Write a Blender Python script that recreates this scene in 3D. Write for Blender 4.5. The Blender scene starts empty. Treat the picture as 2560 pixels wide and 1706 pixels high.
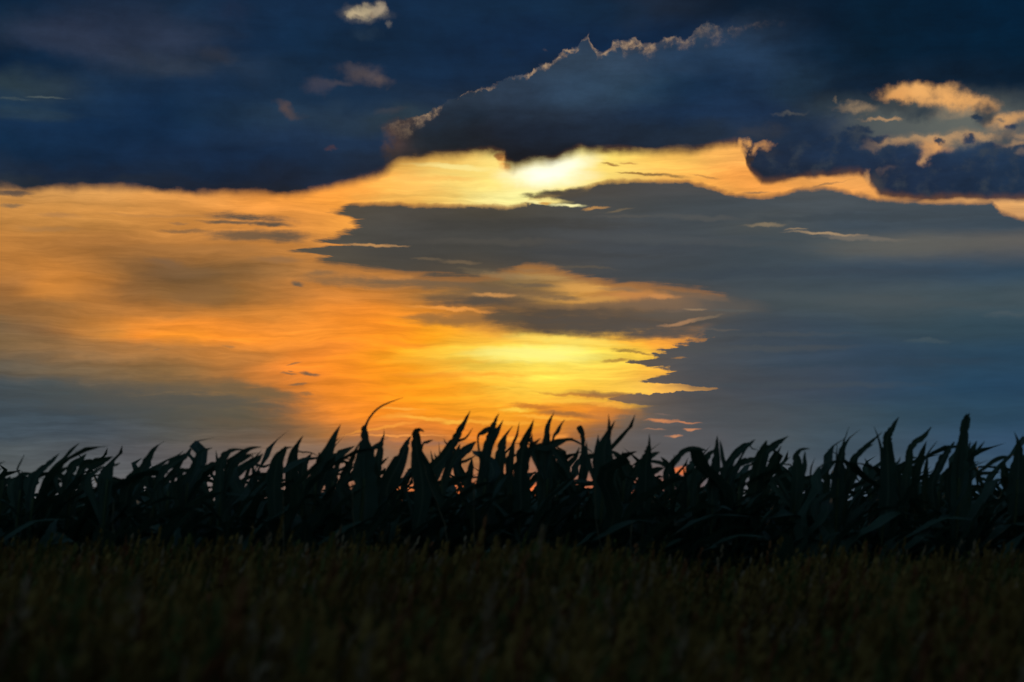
import bpy, math, random
import numpy as np
from mathutils import Vector, Matrix

random.seed(7)
rng = np.random.default_rng(7)
R = math.radians
scene = bpy.context.scene
C = scene.collection

# ------------------------------------------------------------------ camera
CAM_Z = 1.15
FOCAL = 70.0
PITCH = 5.02
cam_data = bpy.data.cameras.new('camera')
cam_data.lens = FOCAL
cam_data.sensor_width = 36.0
cam_data.clip_start = 0.05
cam_data.clip_end = 20000.0
cam_data.dof.use_dof = True
cam_data.dof.focus_distance = 120.0
cam_data.dof.aperture_fstop = 5.6
cam = bpy.data.objects.new('camera', cam_data)
cam.location = (0, 0, CAM_Z)
cam.rotation_euler = (R(90 + PITCH), 0, 0)
C.objects.link(cam)
scene.camera = cam

# photograph measures: focal length in photograph pixels, and helpers that turn a sighting into angles or a place
PXF = 2560 * FOCAL / 36.0
CP, SP = math.cos(R(PITCH)), math.sin(R(PITCH))


def ray(px, py):
    xc, yc = (px - 1280) / PXF, (853 - py) / PXF
    return Vector((xc, CP - yc * SP, SP + yc * CP))


def ang(px, py):
    d = ray(px, py).normalized()
    return math.degrees(math.atan2(d.x, d.y)), math.degrees(math.asin(d.z))


def place(px, py, D):
    d = ray(px, py)
    return Vector((0, 0, CAM_Z)) + d * (D / d.y)


# ------------------------------------------------------------------ view
vs = scene.view_settings
vs.view_transform = 'Standard'
vs.look = 'None'
vs.exposure = 0.0
vs.gamma = 1.0
vs.use_curve_mapping = False
scene.cycles.max_bounces = 5
scene.cycles.transparent_max_bounces = 4
scene.cycles.use_adaptive_sampling = True
scene.cycles.adaptive_threshold = 0.006
scene.cycles.adaptive_min_samples = 12

# ------------------------------------------------------------------ sky
world = bpy.data.worlds.new('World')
scene.world = world
world.use_nodes = True
try:
    world.cycles.sampling_method = 'MANUAL'
    world.cycles.sample_map_resolution = 512
except Exception:
    pass
NT = world.node_tree
NT.nodes.clear()


def lin(c):
    out = []
    for v in c[:3]:
        v = v / 255.0
        out.append(v / 12.92 if v <= 0.04045 else ((v + 0.055) / 1.055) ** 2.4)
    k = c[3] if len(c) > 3 else 1.0
    return tuple(v * k for v in out)


def link(sock, val):
    if isinstance(val, bpy.types.NodeSocket):
        NT.links.new(val, sock)
    else:
        sock.default_value = val


def M(op, a, b=None, c=None, clamp=False):
    n = NT.nodes.new('ShaderNodeMath'); n.operation = op; n.use_clamp = clamp
    link(n.inputs[0], a)
    if b is not None: link(n.inputs[1], b)
    if c is not None: link(n.inputs[2], c)
    return n.outputs[0]


def VM(op, a, b=None, c=None):
    n = NT.nodes.new('ShaderNodeVectorMath'); n.operation = op
    link(n.inputs[0], a)
    if b is not None: link(n.inputs[1], b)
    if c is not None: link(n.inputs[2], c)
    return n.outputs['Value'] if op in ('DOT_PRODUCT', 'LENGTH') else n.outputs[0]


def step(v, a, b, lo=0.0, hi=1.0, kind='SMOOTHSTEP'):
    n = NT.nodes.new('ShaderNodeMapRange'); n.interpolation_type = kind; n.clamp = False
    link(n.inputs['Value'], v)
    link(n.inputs['From Min'], a); link(n.inputs['From Max'], b)
    link(n.inputs['To Min'], lo); link(n.inputs['To Max'], hi)
    return n.outputs['Result']


def mix(a, b, f):
    n = NT.nodes.new('ShaderNodeMix'); n.data_type = 'RGBA'; n.clamp_factor = True
    link(n.inputs[0], f)
    for s, v in ((n.inputs[6], a), (n.inputs[7], b)):
        if isinstance(v, bpy.types.NodeSocket): NT.links.new(v, s)
        else: s.default_value = (*v[:3], 1)
    return n.outputs[2]


def noise(vec, scale, detail=4.0, rough=0.55, color=False, dist=0.0):
    n = NT.nodes.new('ShaderNodeTexNoise')
    NT.links.new(vec, n.inputs['Vector'])
    n.inputs['Scale'].default_value = scale
    n.inputs['Detail'].default_value = detail
    n.inputs['Roughness'].default_value = rough
    n.inputs['Distortion'].default_value = dist
    return n.outputs['Color'] if color else n.outputs['Fac']


def drift(vec, scale, detail, rough, n=3):
    """three independent noises, centred on zero, as one vector"""
    c = [M('SUBTRACT', noise(vec if not o else VM('ADD', vec, o), scale, detail, rough), .5) for o in (None, (17.3, 5.1, 2.), (-9.2, 41.7, 6.))[:n]]
    return combine(*c)


def axis(vec, k):
    return VM('DOT_PRODUCT', vec, tuple(1.0 if i == k else 0.0 for i in range(3)))


def tint(col, k):
    """scale a colour by k (a mix with black that may overshoot)"""
    n = NT.nodes.new('ShaderNodeMix'); n.data_type = 'RGBA'; n.clamp_factor = False
    NT.links.new(k, n.inputs[0]); n.inputs[6].default_value = (0, 0, 0, 1); NT.links.new(col, n.inputs[7])
    return n.outputs[2]


def combine(x, y, z=0.0):
    n = NT.nodes.new('ShaderNodeCombineXYZ')
    link(n.inputs[0], x); link(n.inputs[1], y); link(n.inputs[2], z)
    return n.outputs[0]


def curve(v, pts, lo_in, hi_in, kind='VECTOR'):
    """pts: (input, output) in real units; a Float Curve wrapped in range maps."""
    ys = [p[1] for p in pts]
    y0, y1 = min(ys) - .01, max(ys) + .01
    t = step(v, lo_in, hi_in, 0.0, 1.0, 'LINEAR')
    n = NT.nodes.new('ShaderNodeFloatCurve')
    cm = n.mapping; cv = cm.curves[0]; cm.extend = 'HORIZONTAL'
    P = sorted(((min(1, max(0, (x - lo_in) / (hi_in - lo_in))), (y - y0) / (y1 - y0)) for x, y in pts))
    P = [(0.0, P[0][1])] + [p for p in P if 0 < p[0] < 1] + [(1.0, P[-1][1])]
    while len(cv.points) < len(P): cv.points.new(.5, .5)
    for q, p in zip(cv.points, P):
        q.location = p; q.handle_type = kind
    cm.update()
    NT.links.new(t, n.inputs['Value'])
    return M('MULTIPLY_ADD', n.outputs[0], y1 - y0, y0)


tc = NT.nodes.new('ShaderNodeTexCoord')
sep = NT.nodes.new('ShaderNodeSeparateXYZ')
NT.links.new(tc.outputs['Generated'], sep.inputs[0])
AZ0 = M('MULTIPLY', M('ARCTAN2', sep.outputs[0], sep.outputs[1]), 57.29578)
EL0 = M('MULTIPLY', M('ARCSINE', sep.outputs[2]), 57.29578)
P0 = combine(AZ0, EL0)

LO, HI = -16.0, 16.0
PPD = PXF * math.pi / 180            # photograph pixels per degree, at the middle


def azx(px): return ang(px, 700)[0]
def ely(py): return ang(1280, py)[1]


def ramp(stops):
    n = NT.nodes.new('ShaderNodeValToRGB')
    cr = n.color_ramp; cr.interpolation = 'CARDINAL'
    t = [((azx(x) - LO) / (HI - LO), c) for x, c in stops]
    while len(cr.elements) < len(t): cr.elements.new(.5)
    for e, (p, c) in zip(cr.elements, t):
        e.position = p; e.color = (*lin(c), 1)
    return n


def field(az_t, el, rows):
    """rows: (photo y, [(photo x, colour)...]) from the top down -> colour that glides between the rows"""
    c = None; py = None
    for y, stops in rows:
        n = ramp(stops)
        NT.links.new(az_t, n.inputs[0])
        if c is None: c = n.outputs[0]
        else: c = mix(c, n.outputs[0], step(el, ely(py), ely(y)))
        py = y
    return c


# winds: the coordinates are shifted by soft and by fine noise so that nothing in the sky has a ruled edge
stretch = VM('MULTIPLY', P0, (0.30, 1.0, 1.0))
nA = drift(stretch, 0.85, 4, .55, 2)
nB = drift(P0, 2.3, 5, .52)
nC = drift(VM('ADD', P0, (31., 7., 3.)), 0.75, 3, .5, 2)
streak = noise(VM('MULTIPLY', VM('ADD', P0, VM('MULTIPLY', nA, (2.0, .6, 0))), (0.16, 1.3, 1.0)), 1.5, 6, .6)
fine = noise(VM('MULTIPLY', VM('ADD', P0, VM('MULTIPLY', nA, (1.5, .5, 0))), (0.45, 2.6, 1.0)), 1.6, 6, .65)

hair = noise(VM('MULTIPLY', VM('ADD', P0, VM('MULTIPLY', nA, (2.4, .9, 0))), (0.22, 3.2, 1.0)), 1.7, 5, .62)
fray = M('SUBTRACT', hair, .5)
puffy = noise(VM('ADD', P0, (5., 13., 0.)), 1.5, 5, .58)
lace = noise(VM('ADD', P0, (7., 3., 0.)), 2.6, 5, .62)

# ---- the high veil that the low sun lights from behind
PA = VM('ADD', P0, VM('MULTIPLY', nA, (3.4, .95, 0)))
PA = VM('ADD', PA, VM('MULTIPLY', nB, (.25, .10, 0)))
azA = step(axis(PA, 0), LO, HI, 0., 1., 'LINEAR'); elA = axis(PA, 1)
rowsA = [
 (400, [(0, (200,145,85)), (700, (240,160,80)), (980, (255,184,90)), (1150, (255,214,115)), (1280, (255,232,140)), (1360, (255,246,172)), (1470, (255,228,124)), (1600, (255,208,100)), (1780, (255,188,92)), (2000, (240,170,95)), (2560, (225,165,100))]),
 (450, [(0, (205,150,88)), (700, (240,160,80)), (900, (250,170,80)), (1030, (255,196,98)), (1150, (255,216,116)), (1260, (255,234,142)), (1350, (255,248,180)), (1450, (255,228,126)), (1600, (255,200,98)), (1780, (245,170,86)), (2000, (236,165,90)), (2560, (230,172,108))]),
 (495, [(0, (205,150,88)), (300, (215,155,88)), (550, (228,155,80)), (750, (242,160,75)), (900, (246,172,82)), (1100, (255,215,115)), (1250, (255,238,150)), (1400, (255,240,150)), (1800, (240,170,90)), (2560, (232,175,110))]),
 (560, [(0, (198,140,76)), (250, (196,138,74)), (500, (208,142,74)), (700, (224,150,75)), (850, (242,165,78)), (1000, (230,160,80)), (2560, (200,150,100))]),
 (625, [(0, (186,127,66)), (200, (166,114,62)), (420, (172,118,64)), (620, (182,124,66)), (760, (198,134,70)), (900, (200,136,72)), (1300, (190,135,75))]),
 (690, [(0, (178,120,62)), (140, (186,124,62)), (300, (150,105,60)), (420, (124,92,60)), (560, (124,92,58)), (720, (160,112,64)), (860, (176,120,66)), (1000, (170,116,64)), (1150, (120,94,66)), (1300, (140,112,74)), (1450, (160,122,78)), (1600, (120,98,76)), (1800, (84,80,76))]),
 (735, [(0, (164,112,62)), (150, (204,134,64)), (300, (158,109,62)), (430, (132,96,58)), (580, (146,103,58)), (760, (190,124,62)), (930, (205,132,62)), (1100, (150,108,62)), (1250, (116,92,66)), (1400, (190,142,78)), (1500, (200,144,76)), (1620, (170,122,74)), (1740, (124,100,80)), (1850, (84,80,78))]),
 (785, [(0, (138,100,62)), (200, (156,108,60)), (330, (182,121,62)), (480, (190,124,60)), (700, (214,136,60)), (900, (238,144,54)), (1060, (236,148,54)), (1160, (190,126,58)), (1260, (130,96,62)), (1450, (110,88,66)), (1700, (96,84,74)), (1850, (76,77,78))]),
 (815, [(0, (130,100,68)), (260, (196,130,64)), (420, (240,148,60)), (700, (230,142,58)), (960, (252,150,46)), (1120, (255,168,50)), (1230, (200,140,62)), (1350, (120,92,62)), (1600, (96,82,70)), (1850, (76,77,78))]),
 (845, [(0, (124,98,70)), (150, (160,112,66)), (260, (206,136,64)), (330, (240,148,60)), (420, (255,154,56)), (560, (252,150,54)), (760, (240,147,56)), (960, (255,152,44)), (1120, (255,176,52)), (1280, (255,205,80)), (1450, (255,200,75)), (1650, (250,170,65)), (1850, (120,98,80))]),
 (885, [(0, (134,106,74)), (250, (160,116,72)), (500, (184,124,66)), (680, (204,130,62)), (850, (245,146,52)), (1000, (255,166,46)), (1130, (255,200,64)), (1250, (255,224,88)), (1370, (255,240,112)), (1500, (255,220,84)), (1650, (255,188,68)), (1850, (120,98,80))]),
 (930, [(0, (98,90,78)), (250, (126,102,74)), (480, (150,110,68)), (650, (190,122,62)), (820, (242,142,52)), (1000, (255,160,42)), (1150, (255,190,58)), (1280, (255,214,78)), (1400, (255,220,84)), (1550, (255,200,72)), (1700, (250,180,75))]),
 (975, [(0, (66,76,82)), (250, (80,82,78)), (480, (118,96,70)), (660, (150,106,64)), (790, (226,136,56)), (950, (252,150,42)), (1120, (255,166,46)), (1290, (255,200,64)), (1450, (255,200,68)), (1650, (255,190,82)), (1850, (120,95,80))]),
 (1030, [(0, (60,74,84)), (280, (66,75,81)), (500, (86,82,72)), (640, (112,90,66)), (780, (176,114,62)), (900, (236,140,52)), (1050, (252,150,42)), (1220, (252,166,48)), (1360, (246,158,48)), (1480, (214,132,52)), (1580, (150,106,66)), (1750, (90,84,80))]),
 (1080, [(0, (66,79,89)), (300, (72,80,87)), (520, (88,84,78)), (680, (118,95,76)), (800, (160,112,70)), (920, (205,126,60)), (1080, (220,130,52)), (1240, (222,132,50)), (1360, (190,118,55)), (1480, (140,100,68)), (1600, (100,88,80))]),
 (1130, [(0, (80,88,92)), (350, (84,86,90)), (620, (106,96,90)), (800, (132,106,88)), (1000, (142,108,84)), (1200, (160,112,72)), (1320, (146,106,78)), (1500, (106,94,88)), (1700, (86,88,92))]),
 (1185, [(0, (88,94,96)), (400, (98,96,98)), (750, (128,108,100)), (1000, (146,112,92)), (1200, (172,116,84)), (1350, (160,110,84)), (1550, (150,108,88)), (1750, (96,94,98))]),
 (1225, [(0, (100,102,104)), (400, (112,106,106)), (750, (140,114,102)), (1000, (190,118,78)), (1200, (236,124,66)), (1400, (232,122,66)), (1560, (225,118,66)), (1750, (110,100,100))]),
]


def richer(c, k=1.09):
    if c[1] > 185: k = 1.0
    g = .3 * c[0] + .59 * c[1] + .11 * c[2]
    return tuple(max(0., min(255., g + (v - g) * k)) for v in c[:3]) + tuple(c[3:])


rowsA = [(y, [(x, richer(c)) for x, c in row]) for y, row in rowsA]
colA = field(azA, elA, rowsA)
# streaky thickness of the veil
bright = step(streak, .25, .75, .78, 1.18, 'LINEAR')
bright = M('MULTIPLY', bright, M('MULTIPLY', step(fine, .25, .75, .89, 1.11, 'LINEAR'), step(hair, .25, .75, .82, 1.18, 'LINEAR')))
cur = tint(colA, bright)

# ---- small soft shapes: an ellipse in the warped sky, faded at its border by streaky noise
rag = step(fine, .28, .78, 0., 1.1, 'LINEAR')
rag_puff = step(M('MULTIPLY_ADD', fine, .02, puffy), .35, .69, 0., 1.2, 'LINEAR')
PS = VM('ADD', P0, VM('ADD', VM('MULTIPLY', nA, (.9, .26, 0)), VM('MULTIPLY', nB, (.42, .20, 0))))
PW = VM('ADD', P0, VM('ADD', VM('MULTIPLY', nC, (.45, .3, 0)), VM('MULTIPLY', nB, (.70, .52, 0))))
turned = {}


def turn(base, rot):
    """the warped sky turned by rot degrees, its third axis carrying the raggedness"""
    key = (base, rot)
    if key not in turned:
        src = PW if base == 'puff' else PS
        c, s = math.cos(R(rot)), math.sin(R(rot))
        turned[key] = combine(VM('DOT_PRODUCT', src, (c, -s, 0)), VM('DOT_PRODUCT', src, (s, c, 0)), rag_puff if base == 'puff' else rag)
    return turned[key]


def make_blob_group():
    global NT
    g = bpy.data.node_groups.new('cloud_shape', 'ShaderNodeTree')
    for nm, ty in (('Sky', 'NodeSocketColor'), ('Cloud', 'NodeSocketColor'), ('P', 'NodeSocketVector'), ('Size', 'NodeSocketVector'), ('Shift', 'NodeSocketVector'),
                   ('Outer', 'NodeSocketFloat'), ('Inner', 'NodeSocketFloat'), ('Strength', 'NodeSocketFloat')):
        g.interface.new_socket(nm, in_out='INPUT', socket_type=ty)
    g.interface.new_socket('Sky', in_out='OUTPUT', socket_type='NodeSocketColor')
    keep, NT = NT, g
    i = g.nodes.new('NodeGroupInput').outputs
    r = VM('LENGTH', VM('MULTIPLY_ADD', i['P'], i['Size'], i['Shift']))
    out = mix(i['Sky'], i['Cloud'], step(r, i['Outer'], i['Inner'], 0., i['Strength']))
    o = g.nodes.new('NodeGroupOutput')
    g.links.new(out, o.inputs[0])
    NT = keep
    return g


BLOB = make_blob_group()


def blob(cur, x, y, rx, ry, col, strength=1.0, rot=0.0, soft=.6, base='streak', ragged=1.0):
    a, e = ang(x, y)
    rot = min((-18, 0, 8, 38) if base == 'puff' else (-10, 0, 4, 11), key=lambda q: abs(q - rot))
    n = NT.nodes.new('ShaderNodeGroup'); n.node_tree = BLOB
    I = n.inputs
    c, s = math.cos(R(rot)), math.sin(R(rot))
    rx, ry = rx / PPD, ry / PPD
    NT.links.new(cur, I['Sky'])
    if isinstance(col, tuple): I['Cloud'].default_value = (*lin(col), 1)
    else: NT.links.new(col, I['Cloud'])
    NT.links.new(turn(base, rot), I['P'])
    I['Size'].default_value = (1 / rx, 1 / ry, ragged)
    I['Shift'].default_value = (-(a * c - e * s) / rx, -(a * s + e * c) / ry, 0)
    I['Outer'].default_value = 1.05 + soft * .5
    I['Inner'].default_value = 1.05 - soft
    I['Strength'].default_value = strength
    return n.outputs[0]


veil_marks = [
 # streaks and puffs hanging in the orange left half
 (10, 482, 70, 9, (62,64,66), .8), (30, 517, 40, 6, (104,92,76), .7), (150, 540, 60, 8, (170,122,76), .6), (120, 572, 80, 7, (172,124,74), .5),
 (620, 544, 105, 13, (82,75,66), 1., 3), (570, 557, 70, 6, (92,80,66), .9, 2), (660, 562, 64, 7, (84,75,64), .95, 6), (400, 540, 170, 5, (184,128,72), .5),
 (470, 578, 70, 5, (132,98,66), .8, 2), (560, 585, 60, 7, (134,100,68), .7), (640, 592, 130, 17, (114,89,65), .95), (715, 594, 50, 18, (102,84,66), .85), (450, 560, 24, 3, (150,108,70), .7),
 (500, 625, 260, 16, (176,122,68), .4), (420, 660, 55, 13, (128,96,66), .8, 10), (470, 682, 90, 16, (126,94,62), .6), (690, 652, 70, 10, (148,108,70), .7),
 (500, 735, 90, 34, (140,100,60), .55, -25), (745, 711, 17, 7, (92,84,72), .9), (160, 725, 120, 22, (218,142,64), .35),
 (880, 706, 150, 15, (134,100,66), .8, 3), (800, 684, 40, 10, (130,100,70), .7),
 (745, 908, 22, 3, (150,104,64), .8, -8), (726, 934, 22, 4, (140,100,66), .8, 4), (774, 935, 20, 6, (118,90,66), .95, 14), (738, 927, 8, 3, (150,104,64), .7),
 (748, 961, 28, 4, (128,96,66), .8), (767, 983, 22, 4, (150,104,62), .8), (575, 868, 14, 3, (160,112,66), .6), (390, 875, 9, 2.5, (150,110,72), .6),
 (480, 985, 290, 46, (112,94,70), .75, 6), (650, 975, 110, 20, (116,94,66), .8, 8), (400, 1010, 330, 44, (84,83,76), .6, 4), (520, 1000, 190, 22, (84,82,74), .6, 5), (200, 1000, 300, 50, (66,74,78), .5),
 (620, 1055, 130, 12, (104,88,70), .4, 3),
 # the brown streaks under the middle bank
 (1100, 712, 230, 16, (112,92,70), .8, 3), (1190, 752, 130, 18, (88,76,64), 1., 2), (1110, 744, 60, 10, (110,86,62), .8, 6), (1250, 735, 200, 10, (120,94,66), .75, 2), (1140, 798, 130, 20, (152,106,58), .9, 2), (1060, 790, 60, 10, (160,110,58), .6),
 (1360, 800, 140, 42, (84,71,58), 1., 4), (1530, 814, 240, 36, (82,74,67), 1., 4), (1260, 790, 60, 22, (92,78,62), .85, 8), (1660, 828, 120, 20, (84,78,74), .9, 4),
 (1440, 766, 180, 10, (126,98,70), .6, 2),
 # warm light in the pocket above them
 (1360, 690, 90, 11, (178,138,82), .8, 4), (1470, 722, 95, 13, (214,156,80), .95, 3), (1590, 742, 110, 15, (196,132,72), .9, 2), (1480, 752, 90, 9, (204,148,76), .8), (1700, 762, 110, 18, (128,102,80), .7, 3),
 (1330, 712, 70, 6, (104,88,70), .8, 3), (1225, 737, 70, 7, (206,146,82), .85, -2), (1130, 772, 110, 5, (240,156,70), .8, 3), (1310, 672, 60, 4, (150,122,84), .7),
 # lit and dark wisps round the low glow
 (1330, 886, 170, 24, (255,246,138), .7), (1420, 850, 160, 12, (255,236,110), .5, 3), (1250, 935, 240, 7, (255,190,60), .5), (1100, 905, 160, 8, (255,178,50), .4), (1000, 860, 90, 10, (255,144,38), .6, 4), (1120, 940, 200, 8, (250,150,40), .5, -2),
 (1560, 878, 50, 7, (110,80,50), .9, 4), (1530, 902, 40, 5, (150,104,54), .7), (1600, 885, 40, 4, (120,86,56), .8, 6),
 (1440, 988, 110, 5, (190,120,50), .8, 3), (1560, 992, 130, 9, (140,100,64), .9, 3), (1330, 977, 120, 4, (255,205,70), .7, 3), (1520, 1012, 60, 8, (255,180,66), .8, 3), (1420, 1003, 120, 6, (255,196,66), .7),
 (1340, 1018, 75, 10, (196,118,44), .95, 3), (1290, 1026, 50, 7, (255,206,70), .9), (1420, 1036, 80, 8, (160,104,54), .9, 3), (1370, 1044, 90, 5, (255,180,60), .8, 4), (1500, 1038, 60, 10, (190,120,60), .6),
 (1010, 1022, 60, 4, (255,176,64), .7), (1060, 1048, 80, 7, (255,180,62), .85, 5), (1000, 1040, 60, 8, (250,160,54), .6, -6), (1130, 1058, 40, 6, (255,188,66), .8), (960, 1072, 90, 5, (255,166,62), .6, -5), (1230, 1056, 120, 5, (255,176,56), .7),
 (1000, 1092, 120, 3.5, (250,160,76), .7), (1280, 1094, 34, 8, (255,170,62), .9), (1390, 1092, 30, 8, (240,150,66), .9, -25), (1200, 1092, 80, 4, (236,140,58), .7), (1050, 1108, 110, 6, (150,106,84), .7),
]
cur = blob(cur, 1340, 438, 290, 46, (255,230,128), .85, -4, 1.0, ragged=.8)
cur = blob(cur, 1365, 438, 115, 30, (255,255,230,1.15), 1., -4, 1.0, ragged=.6)
cur = blob(cur, 1405, 416, 80, 24, (255,255,228,1.1), .9, -16, 1.0, ragged=.6)
cur = blob(cur, 1130, 418, 110, 8, (255,236,150), .7, 4)
cur = blob(cur, 1080, 446, 120, 7, (250,186,92), .6, 2)
for v in veil_marks:
    x, y, rx, ry, col, st = v[:6]
    cur = blob(cur, x, y, rx, ry, col, st, v[6] if len(v) > 6 else 0.0)

# ---- the grey middle bank and the grey mass that fills the right
PB = VM('ADD', P0, VM('MULTIPLY', nA, (2.6, .7, 0)))
azB = step(axis(PB, 0), LO, HI, 0., 1., 'LINEAR'); elB = axis(PB, 1)
rowsB = [
 (460, [(1400, (72,66,58)), (1600, (72,72,72)), (1900, (72,74,76)), (2100, (72,78,82)), (2560, (66,76,84))]),
 (520, [(800, (80,74,64)), (1000, (76,72,66)), (1250, (72,68,60)), (1500, (70,72,72)), (1750, (64,72,78)), (2000, (70,78,84)), (2300, (66,76,84)), (2560, (60,72,82))]),
 (580, [(800, (76,74,68)), (1000, (70,69,66)), (1250, (64,65,64)), (1500, (66,70,74)), (1750, (66,74,80)), (1900, (74,80,82)), (2100, (62,74,84)), (2300, (62,74,84)), (2560, (58,72,84))]),
 (625, [(750, (82,76,66)), (950, (70,68,64)), (1250, (66,66,64)), (1500, (64,69,74)), (1750, (62,71,79)), (2000, (66,76,82)), (2200, (86,88,86)), (2400, (92,92,90)), (2560, (96,94,92))]),
 (690, [(800, (84,76,62)), (1000, (76,70,62)), (1250, (86,76,64)), (1500, (66,68,70)), (1750, (60,70,78)), (2000, (58,72,83)), (2250, (54,72,88)), (2560, (48,70,88))]),
 (760, [(1500, (90,80,70)), (1700, (82,78,74)), (1850, (68,74,78)), (2000, (64,76,82)), (2200, (66,78,84)), (2400, (62,78,86)), (2560, (64,80,88))]),
 (830, [(1500, (84,76,70)), (1700, (78,77,76)), (1850, (64,72,80)), (2050, (54,70,84)), (2300, (50,70,82)), (2560, (46,70,84))]),
 (900, [(1550, (90,80,70)), (1700, (76,77,80)), (1900, (60,72,84)), (2100, (48,68,87)), (2350, (40,66,86)), (2560, (36,66,88))]),
 (970, [(1400, (170,112,62)), (1550, (120,96,76)), (1700, (84,80,80)), (1850, (68,74,82)), (2100, (50,68,86)), (2350, (36,66,89)), (2560, (32,64,89))]),
 (1040, [(1400, (190,120,58)), (1500, (140,102,70)), (1600, (104,90,80)), (1750, (78,79,82)), (1950, (64,75,84)), (2200, (48,71,86)), (2560, (36,68,91))]),
 (1110, [(1400, (110,96,86)), (1600, (88,86,88)), (1800, (78,82,88)), (2000, (66,80,90)), (2300, (52,76,96)), (2560, (46,74,100))]),
 (1190, [(1400, (110,100,94)), (1700, (90,92,98)), (2000, (78,88,98)), (2300, (64,84,102)), (2560, (54,80,102))]),
]
colB = field(azB, elB, rowsB)
nBx = [axis(nB, i) for i in range(3)]
AZs = M('MULTIPLY_ADD', nBx[0], .7, AZ0)
ELs = M('MULTIPLY_ADD', nBx[1], .20, EL0)
ELw = M('MULTIPLY_ADD', nBx[2], .12, EL0)
bank_top = curve(AZs, [(azx(x), ang(x, y)[1]) for x, y in [(700,504),(900,506),(960,507),(1100,509),(1260,512),(1312,508),(1326,492),(1350,485),(1400,481),(1440,474),(1500,454),(1560,447),(1640,449),(1720,448),(1760,458),(1800,472),(1840,484),(1910,488),(1960,480),(2010,467),(2070,465),(2130,476),(2200,494),(2330,501),(2480,503),(2505,524),(2560,540),(2640,548)]], LO, HI)
bank_bot = curve(AZs, [(azx(x), ang(x, y)[1]) for x, y in [(700,634),(760,644),(800,664),(860,676),(920,684),(1010,692),(1100,702),(1190,706),(1260,690),(1320,676),(1380,680),(1440,698),(1530,716),(1640,724),(1740,736),(1820,752),(1870,790),(1920,1300)]], LO, HI)
left_curve = curve(ELw, [(ang(850, y)[1], azx(x)) for y, x in [(440,1200),(480,920),(500,900),(508,872),(516,850),(526,830),(534,838),(545,872),(554,892),(564,880),(576,858),(590,836),(602,800),(608,806),(612,880),(616,800),(624,724),(632,740),(640,810),(648,786),(656,784),(666,820),(676,860),(688,1000),(720,1200)]], 5.5, 10.5)
mask_bank = M('MULTIPLY', step(M('MULTIPLY_ADD', fray, .16, M('SUBTRACT', bank_top, ELs)), -.05, .15), step(M('MULTIPLY_ADD', fray, .5, M('SUBTRACT', ELw, bank_bot)), -.12, .24))
mask_bank = M('MULTIPLY', mask_bank, step(M('SUBTRACT', M('ADD', M('MULTIPLY_ADD', nBx[0], .5, AZ0), M('MULTIPLY', fray, 2.2)), left_curve), -.12, .34))
mass_left = curve(M('MULTIPLY_ADD', nBx[1], .26, EL0), [(ang(1700, y)[1], azx(x)) for y, x in [(640,1800),(700,1880),(760,1840),(800,1770),(835,1740),(846,1755),(858,1700),(868,1690),(880,1630),(890,1640),(902,1566),(910,1585),(918,1650),(932,1672),(942,1630),(953,1578),(959,1640),(964,1700),(972,1790),(976,1800),(982,1660),(990,1560),(1002,1500),(1012,1580),(1030,1560),(1060,1520),(1090,1470),(1130,1400),(1200,1330)]], .5, 8.0)
softness = M('MULTIPLY', step(EL0, ely(990), ely(1060), .17, 1.1), step(puffy, .35, .65, .5, 1.6, 'LINEAR'))
soft_up = step(EL0, ely(840), ely(790), 0., 1.0)
softness = M('ADD', softness, soft_up)
dm = M('SUBTRACT', M('ADD', M('MULTIPLY_ADD', nBx[0], 1.1, AZ0), M('ADD', M('MULTIPLY_ADD', fine, 1.3, -.65), M('MULTIPLY', fray, 1.8))), mass_left)
mask_mass = step(dm, M('MULTIPLY', softness, -.7), M('MULTIPLY', softness, 1.2))
mask_mass = M('MULTIPLY', mask_mass, step(EL0, ely(600), ely(680)))
mask_mass = M('MULTIPLY', mask_mass, step(EL0, ely(1225), ely(1120), .45, 1.0))
maskB = M('MAXIMUM', mask_bank, mask_mass)
# faint layering inside the grey
cur = mix(cur, tint(colB, M('MULTIPLY', step(streak, .25, .75, .86, 1.15, 'LINEAR'), step(fine, .25, .75, .94, 1.06, 'LINEAR'))), maskB)

thin = M('MULTIPLY', M('MULTIPLY', M('MULTIPLY', mask_bank, M('SUBTRACT', 1., mask_bank)), step(mask_mass, .25, 0.)), M('MULTIPLY', step(AZ0, azx(600), azx(1000), .3, 1.), step(AZ0, azx(2300), azx(1800), .5, 1.)))
cur = mix(cur, lin((172,112,54)), M('MULTIPLY', thin, 1.8))

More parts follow.
